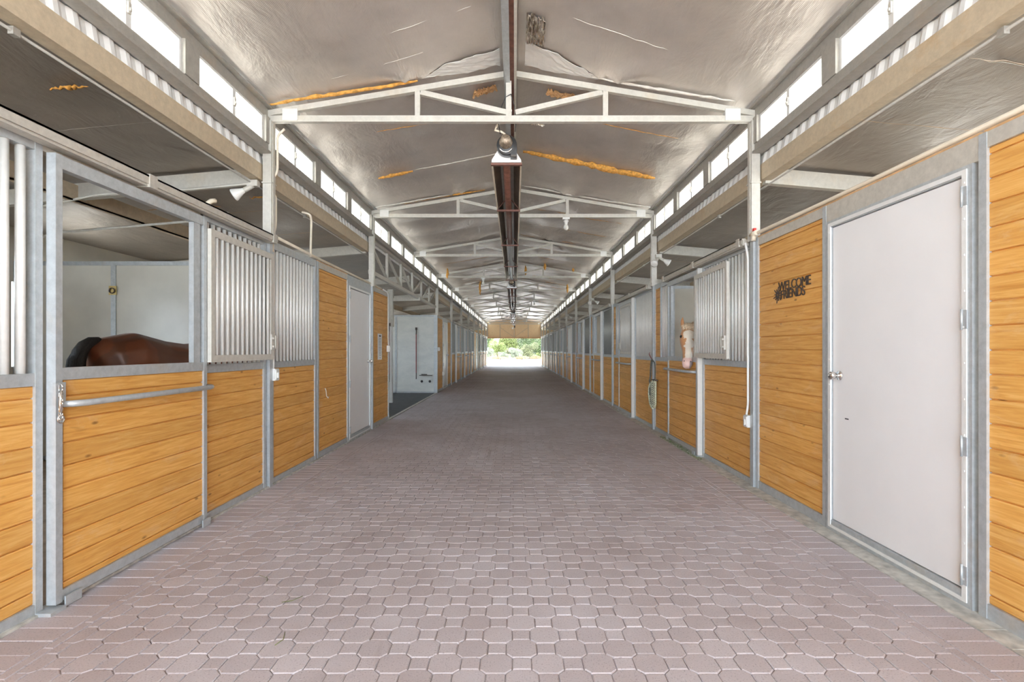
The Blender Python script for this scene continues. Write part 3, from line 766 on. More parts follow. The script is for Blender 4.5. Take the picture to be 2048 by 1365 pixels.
box_el('outlet_box', 'grey outlet box low on the first right post', (XR-.002, 5.16, .64), 1)
pipe('conduit', 'pale conduit from the roof down the first left post', [(XL+.15, 5.10, 3.56), (XL+.07, 5.12, 3.50), (XL+.07, 5.12, 3.12), (XL-.05, 5.13, 3.02)], .012, 'white_plastic')
pipe('conduit', 'pale conduit bending down past the bars behind the first left post', [(XL-.04, 5.15, 2.96), (XL+.03, 5.17, 2.92), (XL+.03, 5.17, 2.62), (XL-.0, 5.17, 2.5), (XL-.0, 5.17, 2.35)], .012, 'white_plastic')
pipe('conduit', 'short pale conduit dropping from the beam to the left wall top', [(XL-.06, 6.02, 2.98), (XL+.03, 6.04, 2.96), (XL+.02, 6.1, 2.90), (XL+.01, 6.1, 2.47)], .013, 'white_plastic')
pipe('conduit', 'thin pale conduit above the door box on the first left post', [(XL+.02, 5.14, 1.30), (XL+.02, 5.14, 1.17)], .010, 'white_metal')
box_el('outlet_box', 'white outlet box on the first left post below the bars', (XL+.002, 5.15, 1.11), -1)
pipe('water_pipe', 'cream plastic pipe along the top of the left boarded wall', [(XL+.03, 5.15, 2.50), (XL+.0, 6.3, WTOP+.035), (XL-.01, 8.6, WTOP+.03), (XL-.01, 9.4, WTOP+.03)], .016, 'white_plastic')
pipe('conduit', 'pale conduit running down beside the white notice', [(XL-.0, 9.5, WTOP+.02), (XL+.02, 9.8, WTOP-.01), (XL+.02, 9.8, 1.6), (XL+.02, 9.83, 1.45)], .012, 'white_metal')
box_el('outlet_box', 'white outlet box at the end of the left boarded wall by the wash bay', (XL+.002, 9.80, 1.38), -1)
box_el('outlet_box', 'white outlet box on the boards just past the wash bay', (XL+.002, 16.3, 1.38), -1)
box_el('outlet_box', 'low white outlet box beside the white door past the wash bay', (XL+.002, 17.3, .55), -1)
for side, X, s in (('left', XL, -1), ('right', XR, 1)):
    mb = MB().tube([(X+s*.14, YNEAR, 3.0), (X+s*.14, YEND-.1, 3.0)], .009, 6)
    for i in range(12): mb.box(X+s*.125, X+s*.155, yk(i)+1.2, yk(i)+1.24, 2.98, 3.02)
    tag(mb.build('conduit', 'sill'), f'long thin conduit running under the tan beam on the {side}', 'pipe')
sp_ = thing('pipe_stub', 'cream curved pipe stub standing on the near left stall wall top', 'pipe', (XL-.02, 4.10, WTOP))
MB().tube([(0, 0, 0), (0, 0, .07), (.015, .03, .10), (.03, .06, .11)], .02, 8).build('elbow', 'white_plastic', sp_)
pipe('conduit', 'pale conduit crossing above the stall from the left flood lamp', [(XL-.09, 5.0, 2.99), (XL-.7, 5.0, 2.93), (XL-1.6, 4.95, 2.86), (XL-2.4, 5.1, 2.76)], .013, 'galv_pale')
pipe('conduit', 'pale bent conduit under the roof above the brown horse', [(-3.30, 5.9, 2.95), (-3.35, 5.92, 2.88), (-5.4, 5.97, 2.72), (-5.65, 5.98, 2.62), (-5.65, 5.98, 2.3)], .015, 'galv_pale')
def flood(X, s, y, z, label, two=True):
    o = thing('flood_lamp', label, 'lamp', (X, y, z))
    MB().box(-.05, .05, -.03, .03, -.02, .04).build('mount', 'galv_pale', o)
    for i, d in enumerate((Vector((s*.9, -.2, -.55)), Vector((s*-.5, -.55, -.6)))):
        if not two and i: break
        d.normalize()
        MB().lathe((0, 0, -.01), d, [(0, .02), (.05, .024), (.09, .026), (.10, .022)], 12).build('socket', 'galv_pale', o)
        MB().lathe(Vector((0, 0, -.01)) + d*.09, d, [(0, .02), (.03, .03), (.10, .060), (.115, .062), (.122, .05), (.126, 0)], 16).build('bulb', 'bulb', o)
flood(XL-.12, -1, 5.02, 2.98, 'twin flood lamp at the top of the first left post', False)
flood(XR+.05, 1, 8.64, 2.93, 'twin flood lamp at the top of the second right post')
flood(XR+.05, 1, 15.96, 2.93, 'twin flood lamp at the top of the fourth right post')
flood(XR+.05, 1, 23.28, 2.93, 'twin flood lamp at the top of the sixth right post')
for k, x in ((2, .88), (4, -.98), (6, .90), (8, -.98), (10, .90)):
    o = thing('bare_bulb', f'bare light bulb hanging from the {ORD[k-1]} roof truss', 'light bulb', (x, yk(k), CH-.03), 'bare bulbs on the trusses')
    MB().box(-.06, .06, -.035, .035, -.03, 0).build('junction_box', 'white_frame', o)
    MB().lathe((0, 0, -.03), (0, 0, -1), [(0, .03), (.03, .045), (.05, .03), (.08, .025), (.10, .018)], 14).build('socket', 'white_metal', o)
    MB().sphere((0, 0, -.165), .042, 14, 10, (1, 1, 1.2)).build('bulb', 'bulb', o)

# ------------------------------------------------------------------ tube heaters
def heater(y0, Ls, label, red):
    h = thing('tube_heater', label, 'heater', (-.085, y0, 3.36), 'gas tube heaters below the ridge')
    L = sum(Ls)
    rf = MB(); pr_ = [(-.155, -.02), (-.150, .0), (-.075, .11), (.075, .11), (.150, .0), (.155, -.02)]
    v = [(x, 0, z) for x, z in pr_] + [(x, L, z) for x, z in pr_] + [(x*1.03, 0, z+.012) for x, z in pr_] + [(x*1.03, L, z+.012) for x, z in pr_]
    fs = [(i, i+1, i+7, i+6) for i in range(5)] + [(i+12, i+18, i+19, i+13) for i in range(5)]
    rf.add(v, fs); rf.build('reflector', 'reflector', h)
    for sx in (-1, 1): MB().box(sx*.145, sx*.162, 0, L, -.028, -.012).build('reflector_edge', 'white_plastic', h)
    cut = sum(Ls[:2])+.05
    MB().tube([(0, .03, .02), (0, cut, .02)], .042, 14).build('burner_tube', 'rust', h)
    MB().tube([(0, cut, .02), (0, L, .02)], .042, 14).build('exhaust_tube', 'galv' if red else 'dark_metal', h)
    y = 0
    for d in [0]+list(Ls):
        y += d; b = MB().box(-.165, .165, y-.02, y+.02, -.048, -.028)
        b.beam((-.16, y, -.03), (-.02, y, .14), .02, .012); b.beam((.16, y, -.03), (.02, y, .14), .02, .012)
        b.build('bracket', 'rust', h)
        MB().tube([(0, y, .12), (0, y+.01, .26)], .006, 6).build('chain', 'galv', h)
    pl = MB(); pl.add([(-.155, -.03, -.025), (.155, -.03, -.025), (.155, -.03, .0), (.08, -.03, .12), (-.08, -.03, .12), (-.155, -.03, .0)] +
                      [(-.155, -.02, -.025), (.155, -.02, -.025), (.155, -.02, .0), (.08, -.02, .12), (-.08, -.02, .12), (-.155, -.02, .0)],
                      [(0,1,2,3,4,5), (11,10,9,8,7,6)] + [(i, i+6, (i+1) % 6+6, (i+1) % 6) for i in range(6)])
    pl.build('end_plate', 'white_frame', h)
    bl = MB().lathe((.005, -.03, .125), (0, -1, 0), [(0, .06), (.005, .105), (.085, .105), (.09, .10), (.092, .0)], 24)
    bl.box(.045, .110, -.12, -.04, .0, .125); bl.build('blower_housing', 'black', h)
    MB().box(.052, .104, -.124, -.119, .0, .02).build('label_plate', 'dark_metal', h)
    MB().lathe((-.005, -.12, .145), (0, -1, 0), [(0, .062), (.01, .07), (.02, .055), (.03, .055), (.09, .052), (.105, .040), (.11, 0)], 20).build('motor', 'motor', h)
    MB().tube([(.068*math.cos(a*PI/10)-.005, -.15, .125-.02+.068*math.sin(a*PI/10)) for a in range(11, 20)], .006, 6).build('motor_clamp', 'chrome', h)
    return h
hh = heater(5.42, (1.8, 2.4, 2.45, 2.4), 'long gas tube heater hanging under the ridge, nearest the camera', True)
MB().tube([(-.01, -.14, .22), (-.05, -.16, .24), (-.115, -.18, .25), (-.10, -.19, .28), (-.03, -.22, .36), (-.01, -.24, .385)], .012, 8).build('flex_pipe', 'white_plastic', hh)
MB().box(-.06, .06, -.30, -.22, .385, .405).build('hanger_plate', 'galv_pale', hh)
MB().tube([(-.06, -.2, .2), (-.08, -.26, .30), (-.06, -.3, .40), (.0, -.36, .50), (.05, -.38, .52)], .004, 6).build('wire', 'black', hh)
MB().tube([(.05, -.38, .52), (.085, -.34, .42), (.10, -.3, .30), (.09, -.25, .2)], .004, 6).build('wire', 'black', hh)
heater(16.4, (2.4, 2.4, 2.4, 2.4), 'second gas tube heater further down the aisle', False)
heater(28.4, (2.4, 2.4, 2.4, 2.4), 'farthest gas tube heater near the end of the barn', False)

# ------------------------------------------------------------------ insulation, torn foil
def ceil_z(x, y):
    t = abs(x-XC)/((XR-XL)/2+.02); z = RIDGE+(EAVE-RIDGE)*t
    ph = ((y-Y1) % BAY)/BAY; e = min(1, min(t, 1-t)*6)
    return z - .045*abs(math.sin(PI*ph*3))**.6*e*(.55+.45*noise.noise(Vector((x*.8, y*.5, 3)))) + .018*e*noise.noise(Vector((x*1.7, y*1.1, 7)))
def strip(name, label, cat, x0, x1, y0, y1, wd, mat, group=None, seed=0, drop=.012):
    mb = MB(); v = []; n = max(6, int(abs(x1-x0)/.06)); rr = random.Random(seed)
    for i in range(n+1):
        t = i/n; x = x0+(x1-x0)*t; y = y0+(y1-y0)*t+rr.uniform(-.008, .008); z = ceil_z(x, y)-drop
        w2 = wd*(.35+.65*math.sin(PI*min(1, max(0, t)))**.5)*rr.uniform(.6, 1.2)/2+.002
        if wd < .035 and noise.noise(Vector((x*2.3, y*3, seed))) < (.05 if wd < .008 else -.12): w2 *= .12
        v += [(x, y-w2, z+w2*.2), (x, y, z-w2*.5), (x, y+w2, z+w2*.2), (x, y, z+w2*.5)]
    fs = []
    for i in range(n):
        for q in range(4): fs.append((i*4+q, i*4+(q+1) % 4, i*4+4+(q+1) % 4, i*4+4+q))
    fs += [(3, 2, 1, 0), tuple(n*4+q for q in range(4))]
    mb.add(v, fs, True); return tag(mb.build(name, mat), label, cat, group)
strip('insulation_strip', 'orange insulation showing along the left half of the first truss', 'insulation', XL+.03, -.95, Y1-.06, Y1-.06, .07, 'insul', seed=1, drop=.03)
strip('insulation_strip', 'broad orange insulation strip hanging right of the first heater', 'insulation', .12, 2.0, 7.15, 7.30, .16, 'insul', seed=2, drop=.03)
strip('insulation_strip', 'short orange insulation tear in the foil left of the first heater', 'insulation', -1.95, -1.45, 7.35, 7.3, .10, 'insul', seed=3, drop=.03)
strip('foil_seam', 'pale torn seam in the foil left of the first heater', 'foil seam', -1.45, -.12, 7.3, 7.2, .04, 'paper', seed=4, drop=.02)
strip('insulation_strip', 'orange insulation along the left half of the second truss', 'insulation', -1.9, -.5, yk(2)-.06, yk(2)-.06, .05, 'insul', seed=5, drop=.03)
strip('foil_seam', 'white torn facing along the left half of the second truss', 'foil seam', -2.35, -1.1, yk(2)-.1, yk(2)-.1, .06, 'paper', seed=6, drop=.03)
strip('foil_seam', 'white torn facing along the right half of the second truss', 'foil seam', .1, 2.3, yk(2)-.08, yk(2)-.08, .07, 'paper', seed=7, drop=.025)
strip('foil_seam', 'white torn facing along the right half of the first truss', 'foil seam', .75, 2.15, Y1-.09, Y1-.07, .05, 'paper', seed=8, drop=.03)
strip('insulation_strip', 'thin orange seam just past the first truss on the left', 'insulation', -1.6, -.75, 5.95, 5.95, .012, 'insul', seed=9)
strip('insulation_strip', 'thin orange seam just past the first truss on the right', 'insulation', .75, 1.9, 5.95, 5.95, .012, 'insul', seed=10)
strip('insulation_strip', 'thin orange seam in the foil at the top right corner', 'insulation', .55, 2.2, 3.25, 3.5, .010, 'insul', seed=11)
strip('foil_seam', 'thin pale crease seam across the near right foil', 'foil seam', .35, 2.0, 4.15, 4.55, .006, 'paper', seed=12)
strip('foil_seam', 'thin pale crease seam across the near left foil', 'foil seam', -2.0, -.35, 4.45, 4.1, .005, 'paper', seed=13)
strip('foil_seam', 'thin pale crease low across the near left foil', 'foil seam', -1.7, -.6, 4.75, 4.55, .005, 'paper', seed=23)
sd = 30
for k in range(2, 11):
    for s in (-1, 1):
        for u in (1, 2, 3):
            sd += 1
            side = 'left' if s < 0 else 'right'
            rr = random.Random(sd); mat = rr.choice(['paper', 'paper', 'insul', 'wood_edge'])
            yy = yk(k)+u*1.22-(.06 if u == 3 else 0)
            if u == 3 and k % 2: mat = 'paper'
            nm = 'foil_seam' if mat == 'paper' else 'insulation_strip'
            strip(nm, f'{"pale" if mat=="paper" else "orange brown"} seam {ORD[u-1]} across the {side} foil beyond the {ORD[k-1]} truss', 'foil seam' if mat == 'paper' else 'insulation',
                  s*rr.uniform(.1, .7), s*rr.uniform(1.5, 2.2), yy, yy+rr.uniform(-.05, .05), rr.choice([.008, .014, .022]), mat, seed=sd)
def patch(name, label, cat, pts, mat, seed, amp=.012, drop=.02):
    """crumpled sheet over a polygon given as two edges (top list, bottom list) of (x, y)"""
    top, bot = pts; mb = MB(); v = []; m = 8; n = 18; rr = random.Random(seed)
    def lerp(pl, t):
        f = t*(len(pl)-1); i = min(int(f), len(pl)-2); f -= i; return (pl[i][0]*(1-f)+pl[i+1][0]*f, pl[i][1]*(1-f)+pl[i+1][1]*f)
    for i in range(n+1):
        a, b = lerp(top, i/n), lerp(bot, i/n)
        for j in range(m+1):
            t = j/m; x = a[0]*(1-t)+b[0]*t; y = a[1]*(1-t)+b[1]*t
            if j in (0, m): y += rr.uniform(-.02, .02)
            v.append((x, y, ceil_z(x, y)-drop+rr.uniform(-amp, amp)))
    fs = [(i*(m+1)+j, i*(m+1)+j+1, (i+1)*(m+1)+j+1, (i+1)*(m+1)+j) for i in range(n) for j in range(m)]
    mb.add(v, fs, False); o = mb.build(name, mat); md = o.modifiers.new('solid', 'SOLIDIFY'); md.thickness = .004
    return tag(o, label, cat)
patch('torn_facing', 'white torn patch of facing left of the ridge above the first truss', 'torn foil', ([(-.86, 4.98), (-.62, 4.80), (-.14, 4.74)], [(-.88, 5.01), (-.5, 5.03), (-.14, 5.02)]), 'white_metal', 1, .004)
patch('torn_facing', 'white torn patch of facing right of the ridge above the first truss', 'torn foil', ([(.10, 4.62), (.35, 4.66), (.62, 4.86), (.82, 5.0)], [(.10, 5.02), (.35, 5.03), (.62, 5.04), (.82, 5.03)]), 'white_metal', 2, .004)
patch('crumpled_foil', 'crumpled dark silver foil patch right of the ridge beam', 'torn foil', ([(.10, 4.22), (.26, 4.24)], [(.10, 4.60), (.27, 4.62)]), 'foil_crumple', 3, .02, .03)
patch('crumpled_foil', 'small crumpled foil tear near the top picture edge by the ridge', 'torn foil', ([(.07, 3.72), (.20, 3.74)], [(.08, 3.84), (.18, 3.88)]), 'foil_crumple', 4, .02, .03)
patch('crumpled_foil', 'small torn foil scrap right of the heater blower', 'torn foil', ([(.16, 6.15), (.36, 6.2)], [(.16, 6.24), (.34, 6.27)]), 'foil_crumple', 6, .015, .03)
patch('torn_facing', 'tan frayed insulation clump left of the first king post', 'torn foil', ([(-.42, 5.35), (-.2, 5.33)], [(-.45, 5.47), (-.18, 5.45)]), 'wood_edge', 7, .014, .03)
patch('torn_facing', 'tan frayed insulation clump right of the first king post', 'torn foil', ([(.35, 5.35), (.68, 5.36)], [(.33, 5.45), (.7, 5.5)]), 'wood_edge', 8, .014, .03)
def tuft(x, y, L, label, mat='insul'):
    z = ceil_z(x, y); mb = MB(); rr = random.Random(int(x*100+y*10)); pts = []; rs = []
    for i in range(8):
        t = i/7; pts.append((x+rr.uniform(-.01, .01), y+.03*math.sin(t*3), z+.02-L*t)); rs.append(.012+.028*math.sin(PI*t)*rr.uniform(.7, 1.2))
    mb.tube(pts, rs, 8); tag(mb.build('insulation_tuft', mat), label, 'insulation', 'orange insulation tufts hanging from the foil')
for x, y, L, lb in ((.36, 16.7, .32, 'right of the ridge past the fourth truss'), (.93, 15.6, .22, 'right of the first heater end'), (-2.05, 15.6, .32, 'far left by the fourth truss'),
                    (1.80, 15.7, .12, 'far right by the fourth truss'), (-1.30, 19.3, .55, 'left by the fifth truss'), (2.0, 19.3, .34, 'far right by the fifth truss'),
                    (-.28, 4.30, .0, '')):
    if L: tuft(x, y, L, f'orange insulation tuft hanging {lb}')
tag(MB().tube([(-.155, 3.50, 4.10), (-.155, 3.66, 4.06), (-.15, 3.76, 4.04)], [.02, .028, .018], 8).build('insulation_tuft', 'insul'), 'orange insulation stub beside the ridge beam at the top picture edge', 'insulation')
# torn foil under the stall roofs
def side_strip(x0, y0, x1, y1, wd, mat, label, seed):
    mb = MB(); v = []; n = 16; rr = random.Random(seed)
    for i in range(n+1):
        t = i/n; x = x0+(x1-x0)*t; y = y0+(y1-y0)*t; z = 3.19-(abs(x)-2.5)*.0857-.035+rr.uniform(-.002, .002)*(1+wd*80); w2 = wd*rr.uniform(.5, 1.2)/2*(.3+.7*math.sin(PI*t))
        v += [(x, y-w2, z), (x, y, z-w2*.5), (x, y+w2, z), (x, y, z+w2*.3)]
    fs = [(i*4+q, i*4+(q+1) % 4, i*4+4+(q+1) % 4, i*4+4+q) for i in range(n) for q in range(4)]
    mb.add(v, fs, True); tag(mb.build('insulation_strip', mat), label, 'insulation')
side_strip(-3.10, 3.42, -2.85, 3.42, .05, 'insul', 'orange insulation roll end under the near left stall roof', 1)
side_strip(-3.05, 5.9, -2.6, 5.9, .07, 'insul', 'orange insulation stub behind the first left post', 2)
side_strip(-4.3, 6.0, -3.5, 6.1, .05, 'wood_edge', 'brown seam under the roof above the brown horse', 3)
side_strip(2.75, 3.1, 3.9, 3.2, .05, 'foil_crumple', 'torn shiny foil edge under the near right stall roof', 4)
side_strip(3.5, 3.22, 3.75, 3.24, .07, 'wood_edge', 'frayed brown insulation tip under the near right stall roof', 5)
k_ = 0
for s, side in ((-1, 'left'), (1, 'right')):
    for k in range(1, 9):
        for u in (.33, .67):
            k_ += 1; rr = random.Random(k_); y = yk(k-1)+u*BAY+.1
            side_strip(s*2.65, y, s*rr.uniform(4.2, 5.8), y+rr.uniform(-.05, .05), .006, rr.choice(['paper', 'wood_edge']), f'thin seam under the {side} stall roof, {"near" if u<.5 else "far"} one of the {ORD[k-1]} bay', k_+50)

# ------------------------------------------------------------------ chain latch, halter and rope, rack, handle
lc = thing('door_chain', 'short steel chain with snap hook on the left sliding door edge post', 'chain', (XL+.075, 2.665, 1.13))
MB().box(-.012, .004, -.03, .03, -.06, .06).build('plate', 'galv', lc)
for i in range(5):
    L2 = MB(); z = .03-i*.036; a = (i % 2)*PI/2
    L2.tube([(.012+.010*math.cos(t*PI/6)*math.cos(a), .010*math.cos(t*PI/6)*math.sin(a)-.01, z+.021*math.sin(t*PI/6)) for t in range(13)], .0035, 6).build('link', 'chrome', lc)
MB().tube([(.015, -.012, .02), (.018, -.02, -.05), (.015, -.012, -.11)], .007, 8).build('snap_hook', 'chrome', lc)
MB().tube([(.015, -.012+.018*math.cos(t*PI/6), -.13+.02*math.sin(t*PI/6)) for t in range(13)], .004, 6).build('ring', 'chrome', lc)
ha = thing('rope_halter', 'rope halter hanging on the second right post', 'halter', (XR-.03, 8.70, 1.18))
MB().tube([(0, -.05, -.02), (-.01, .02, .01), (-.01, .06, -.02), (-.015, .08, -.15), (-.015, .10, -.28), (-.02, .13, -.36), (-.01, .15, -.42), (-.015, .12, -.52), (-.02, .10, -.60)], .014, 8).build('noseband', 'rope_dark', ha)
MB().tube([(0, -.05, -.02), (-.01, -.14, -.03), (-.01, -.18, -.14), (-.015, -.18, -.40), (-.02, -.17, -.5)], .010, 8).build('cheek_strap', 'rope_dark', ha)
MB().tube([(0, .02, .0), (-.01, .12, .06), (-.01, .2, .11), (-.01, .16, .13)], .007, 6).build('loose_end', 'red', ha)
rp = thing('lead_rope', 'coiled white and green lead rope hanging below the halter', 'rope', (XR-.045, 8.62, .84))
for i, (a, b) in enumerate(((-.13, -.02), (.0, .09))):
    mb = MB(); pts = [(0, a+.02, .0)]+[(0, a, -.02-.38*t/8) for t in range(9)]+[(0, (a+b)/2-.02+.02*i, -.44), (0, b, -.40)]+[(0, b, -.40+.38*t/8) for t in range(1, 9)]
    mb.tube(pts, .022, 8).build('coil', 'rope', rp)
    st = MB()
    for j in range(11):
        for yy in (a, b): st.tube([(-.018, yy-.02, -.04-.034*j), (-.024, yy, -.05-.034*j), (-.018, yy+.02, -.064-.034*j)], .0045, 5)
    st.build('green_fleck', 'rope_dark', rp)
MB().tube([(-.01, .12, -.05), (-.01, .22, -.12), (-.01, .24, -.25), (-.01, .16, -.40), (-.015, .02, -.46), (-.015, -.05, -.46)], .017, 8).build('tail', 'rope', rp)
MB().box(-.01, .04, -.14, .10, -.002, .02).build('hook', 'iron', rp)
fr_ = thing('feed_rack', 'small wooden and wire rack on the partition behind the pale faced horse', 'rack', (2.98, 8.70, 1.76))
MB().box(-.16, .06, -.10, 0, -.0, .02).build('shelf', 'wood_edge', fr_)
wr = MB()
for i in range(6): wr.tube([(-.15+i*.035, -.09, 0), (-.13+i*.03, -.02, -.2)], .004, 5)
wr.build('wire', 'iron', fr_)
hk = thing('wall_hook', 'small pale hook on the left boarded wall', 'hook', (XL+.003-.012, 6.62, .76)); MB().tube([(0, 0, .1), (.012, 0, .07), (.01, .02, .0), (.03, .03, -.03), (.03, .05, -.01)], .005, 6).build('hook', 'white_metal', hk)
for i, (x, y, a) in enumerate(((-1.25, 2.75, .3), (-1.1, 2.35, 1.2), (-1.45, 3.0, 2.0))):
    tag(MB().tube([(x, y, .003), (x+.05*math.cos(a), y+.05*math.sin(a), .004), (x+.11*math.cos(a+.4), y+.11*math.sin(a+.4), .003)], .0016, 5).build('hay_straw', 'leaf_c'),
        ['green hay straw on the pavers, middle of the three near the left door', 'green hay straw on the pavers, nearest the camera of three', 'green hay straw on the pavers, farthest of three near the left door'][i], 'straw', 'hay straws on the pavers')
rg = random.Random(9); mo = MB()
for i in range(500):
    y = rg.uniform(6.3, 8.0); x = XR-.10+rg.uniform(-.025, .05); a = rg.uniform(0, 6)
    mo.add([(x, y, 0), (x+.008*math.cos(a), y+.008*math.sin(a), 0), (x+.01, y, .012+.012*rg.random())], [(0, 1, 2)])
tag(mo.build('moss', 'moss'), 'green weeds and moss at the foot of the right sliding door', 'weeds', kind='stuff')

# ------------------------------------------------------------------ horses
def loft(mb, secs, n=14):
    """secs: (center, rx, rz, direction) rings; rx sideways, rz in the plane of the direction and up"""
    pts = [Vector(c[0]) for c in secs]; v = []; last = None
    for i, (c, rx, rz) in enumerate(secs):
        d = (pts[min(i+1, len(pts)-1)]-pts[max(i-1, 0)]).normalized()
        side = d.cross(Vector((0, 0, 1)))
        if side.length < .15: side = Vector((1, 0, 0))
        side = (side-d*side.dot(d)).normalized()
        if last is not None and side.dot(last) < 0: side = -side
        last = side; up = side.cross(d).normalized()
        for k in range(n):
            a = 2*PI*k/n; v.append(Vector(c)+side*math.cos(a)*rx+up*math.sin(a)*rz)
    fs = [(i*n+k, i*n+(k+1) % n, (i+1)*n+(k+1) % n, (i+1)*n+k) for i in range(len(secs)-1) for k in range(n)]
    fs += [tuple(reversed(range(n))), tuple((len(secs)-1)*n+k for k in range(n))]
    mb.add(v, fs, True)
def horse_body(neck, head, ears, parent, colour, voxel=.018, name='body'):
    mb = MB()
    loft(mb, [((0, -.80, 1.20), .06, .10), ((0, -.77, 1.21), .17, .20), ((0, -.68, 1.24), .25, .26), ((0, -.5, 1.27), .30, .285), ((0, -.25, 1.20), .27, .285), ((0, 0, 1.14), .285, .31),
              ((0, .25, 1.14), .28, .33), ((0, .45, 1.19), .24, .34), ((0, .62, 1.19), .21, .27), ((0, .76, 1.15), .13, .18)])
    loft(mb, neck); loft(mb, head)
    for e in ears: loft(mb, e, 8)
    for s in (-1, 1):
        loft(mb, [((s*.15, -.50, 1.20), .12, .22), ((s*.17, -.50, 1.0), .12, .21), ((s*.17, -.46, .84), .09, .15), ((s*.15, -.58, .66), .055, .085), ((s*.14, -.69, .52), .045, .06), ((s*.14, -.67, .40), .032, .04),
                  ((s*.14, -.65, .17), .030, .036), ((s*.14, -.62, .10), .034, .04), ((s*.14, -.60, .03), .048, .055), ((s*.14, -.60, .0), .052, .06)], 12)
        loft(mb, [((s*.14, .48, 1.05), .09, .17), ((s*.14, .50, .80), .07, .10), ((s*.14, .50, .60), .048, .055), ((s*.14, .51, .50), .048, .052), ((s*.14, .50, .40), .032, .036), ((s*.14, .50, .17), .030, .034),
                  ((s*.14, .52, .10), .034, .04), ((s*.14, .54, .03), .048, .055), ((s*.14, .54, .0), .052, .06)], 12)
    o = mb.build(name, 'coat')
    md = o.modifiers.new('r', 'REMESH'); md.mode = 'VOXEL'; md.voxel_size = voxel; md.use_smooth_shade = True
    m2 = o.modifiers.new('s', 'SMOOTH'); m2.iterations = 6; m2.factor = .6
    dg = bpy.context.evaluated_depsgraph_get(); dg.update()
    me = bpy.data.meshes.new_from_object(o.evaluated_get(dg)); bpy.data.objects.remove(o)
    me.materials.clear(); me.materials.append(M['coat'])
    ca = me.color_attributes.new('coat', 'FLOAT_COLOR', 'POINT')
    for i, vtx in enumerate(me.vertices): ca.data[i].color = c4(colour(vtx.co, vtx.normal))
    for p in me.polygons: p.use_smooth = True
    o = bpy.data.objects.new(name, me); COL.objects.link(o); o.parent = parent; return o
hb = thing('horse', 'brown bay horse with black tail standing in the near left stall, seen from behind', 'horse', (-3.50, 5.35, 0)); hb.rotation_euler = (0, 0, math.radians(-22)); hb.scale = (1, 1, .985)
neck1 = [((0, .50, 1.25), .16, .28), ((-.10, .66, 1.20), .13, .23), ((-.30, .76, 1.08), .11, .19), ((-.50, .76, .92), .10, .16), ((-.62, .70, .80), .09, .13)]
head1 = [((-.60, .72, .84), .07, .09), ((-.68, .66, .72), .10, .12), ((-.74, .58, .56), .08, .10), ((-.78, .52, .40), .06, .075), ((-.80, .50, .30), .055, .06), ((-.80, .50, .26), .03, .03)]
ears1 = [[((-.55+d, .74, .90), .03, .03), ((-.55+d*1.6, .74, .98), .028, .02), ((-.55+d*1.8, .74, 1.06), .004, .004)] for d in (-.05, .05)]
def bay(c, nrm):
    b = (.16, .046, .017) if noise.noise(c*3.1) > -.1 else (.11, .036, .015)
    if c.z < .45: b = (.02, .012, .01)
    return b
horse_body(neck1, head1, ears1, hb, bay)
tl = MB(); rt = random.Random(2)
loft(tl, [((0, -.72, 1.44), .03, .03), ((0, -.76, 1.465), .045, .035), ((0, -.81, 1.455), .055, .045), ((0, -.86, 1.42), .062, .05), ((0, -.895, 1.36), .068, .055), ((0, -.915, 1.28), .072, .058),
          ((0, -.925, 1.15), .078, .06), ((0, -.93, 1.0), .08, .06), ((0, -.92, .75), .07, .055), ((0, -.90, .5), .03, .03)], 18)
for i in range(260):
    a = rt.uniform(0, 6.28); r = rt.uniform(.045, .080); L2 = rt.uniform(.5, 1.0); ca_, sa_ = math.cos(a), math.sin(a)
    tl.tube([(.03*ca_, -.76, 1.475+.02*sa_), (r*.6*ca_, -.82, 1.47+.02*sa_), (r*.85*ca_, -.885+.03*sa_, 1.405), (r*ca_, -.93+r*.6*sa_, 1.29), (r*1.05*ca_, -.945+r*.7*sa_, 1.13), (r*1.15*ca_, -.945+r*.8*sa_, 1.25-L2*.8)], [.003, .0045, .005, .005, .0045, .002], 4)
tl.build('tail', 'hair_black', hb)

hp = thing('horse', 'pale faced chestnut horse looking out over the right stall door', 'horse', (3.80, 7.38, 0)); hp.rotation_euler = (0, 0, PI/2)
# local frame: forward = -X in the world, local x = +Y in the world
poll = Vector((-.44, 1.43, 1.66)); muz = Vector((-.68, 1.545, 1.10))
neck2 = [((0, .45, 1.24), .17, .28), ((-.03, .68, 1.32), .13, .23), ((-.12, .95, 1.43), .105, .19), ((-.26, 1.22, 1.54), .09, .155), ((-.40, 1.40, 1.62), .075, .11)]
dn = (muz-poll).normalized()
fwd = Vector((-1, .30, 0)); fwd = (fwd - dn*fwd.dot(dn)).normalized(); sd_ = dn.cross(fwd).normalized()
H2 = []
def hsec(t, wd, dp, off=0): return (poll + dn*(.60*t) + fwd*off, wd, dp)
hs = [hsec(-.03, .065, .05, -.02), hsec(.04, .095, .085, -.02), hsec(.14, .106, .105, -.02), hsec(.26, .116, .118, -.03), hsec(.38, .108, .108, -.02), hsec(.50, .088, .085, .0), hsec(.62, .070, .068, .008), hsec(.76, .064, .060, .010), hsec(.88, .068, .060, .008), hsec(.96, .058, .050, .004), hsec(1.0, .034, .032, -.002)]
def loft_frame(mb, secs, side, n=16):
    pts = [Vector(c[0]) for c in secs]; v = []
    for i, (c, rx, rz) in enumerate(secs):
        d = dn; up = fwd
        for k in range(n):
            a = 2*PI*k/n; ca_, sa = math.cos(a), math.sin(a)
            v.append(Vector(c)+side*rx*math.copysign(abs(ca_)**.8, ca_)+up*rz*math.copysign(abs(sa)**.85, sa))
    fs = [(i*n+k, i*n+(k+1) % n, (i+1)*n+(k+1) % n, (i+1)*n+k) for i in range(len(secs)-1) for k in range(n)]
    fs += [tuple(reversed(range(n))), tuple((len(secs)-1)*n+k for k in range(n))]
    mb.add(v, fs, True)
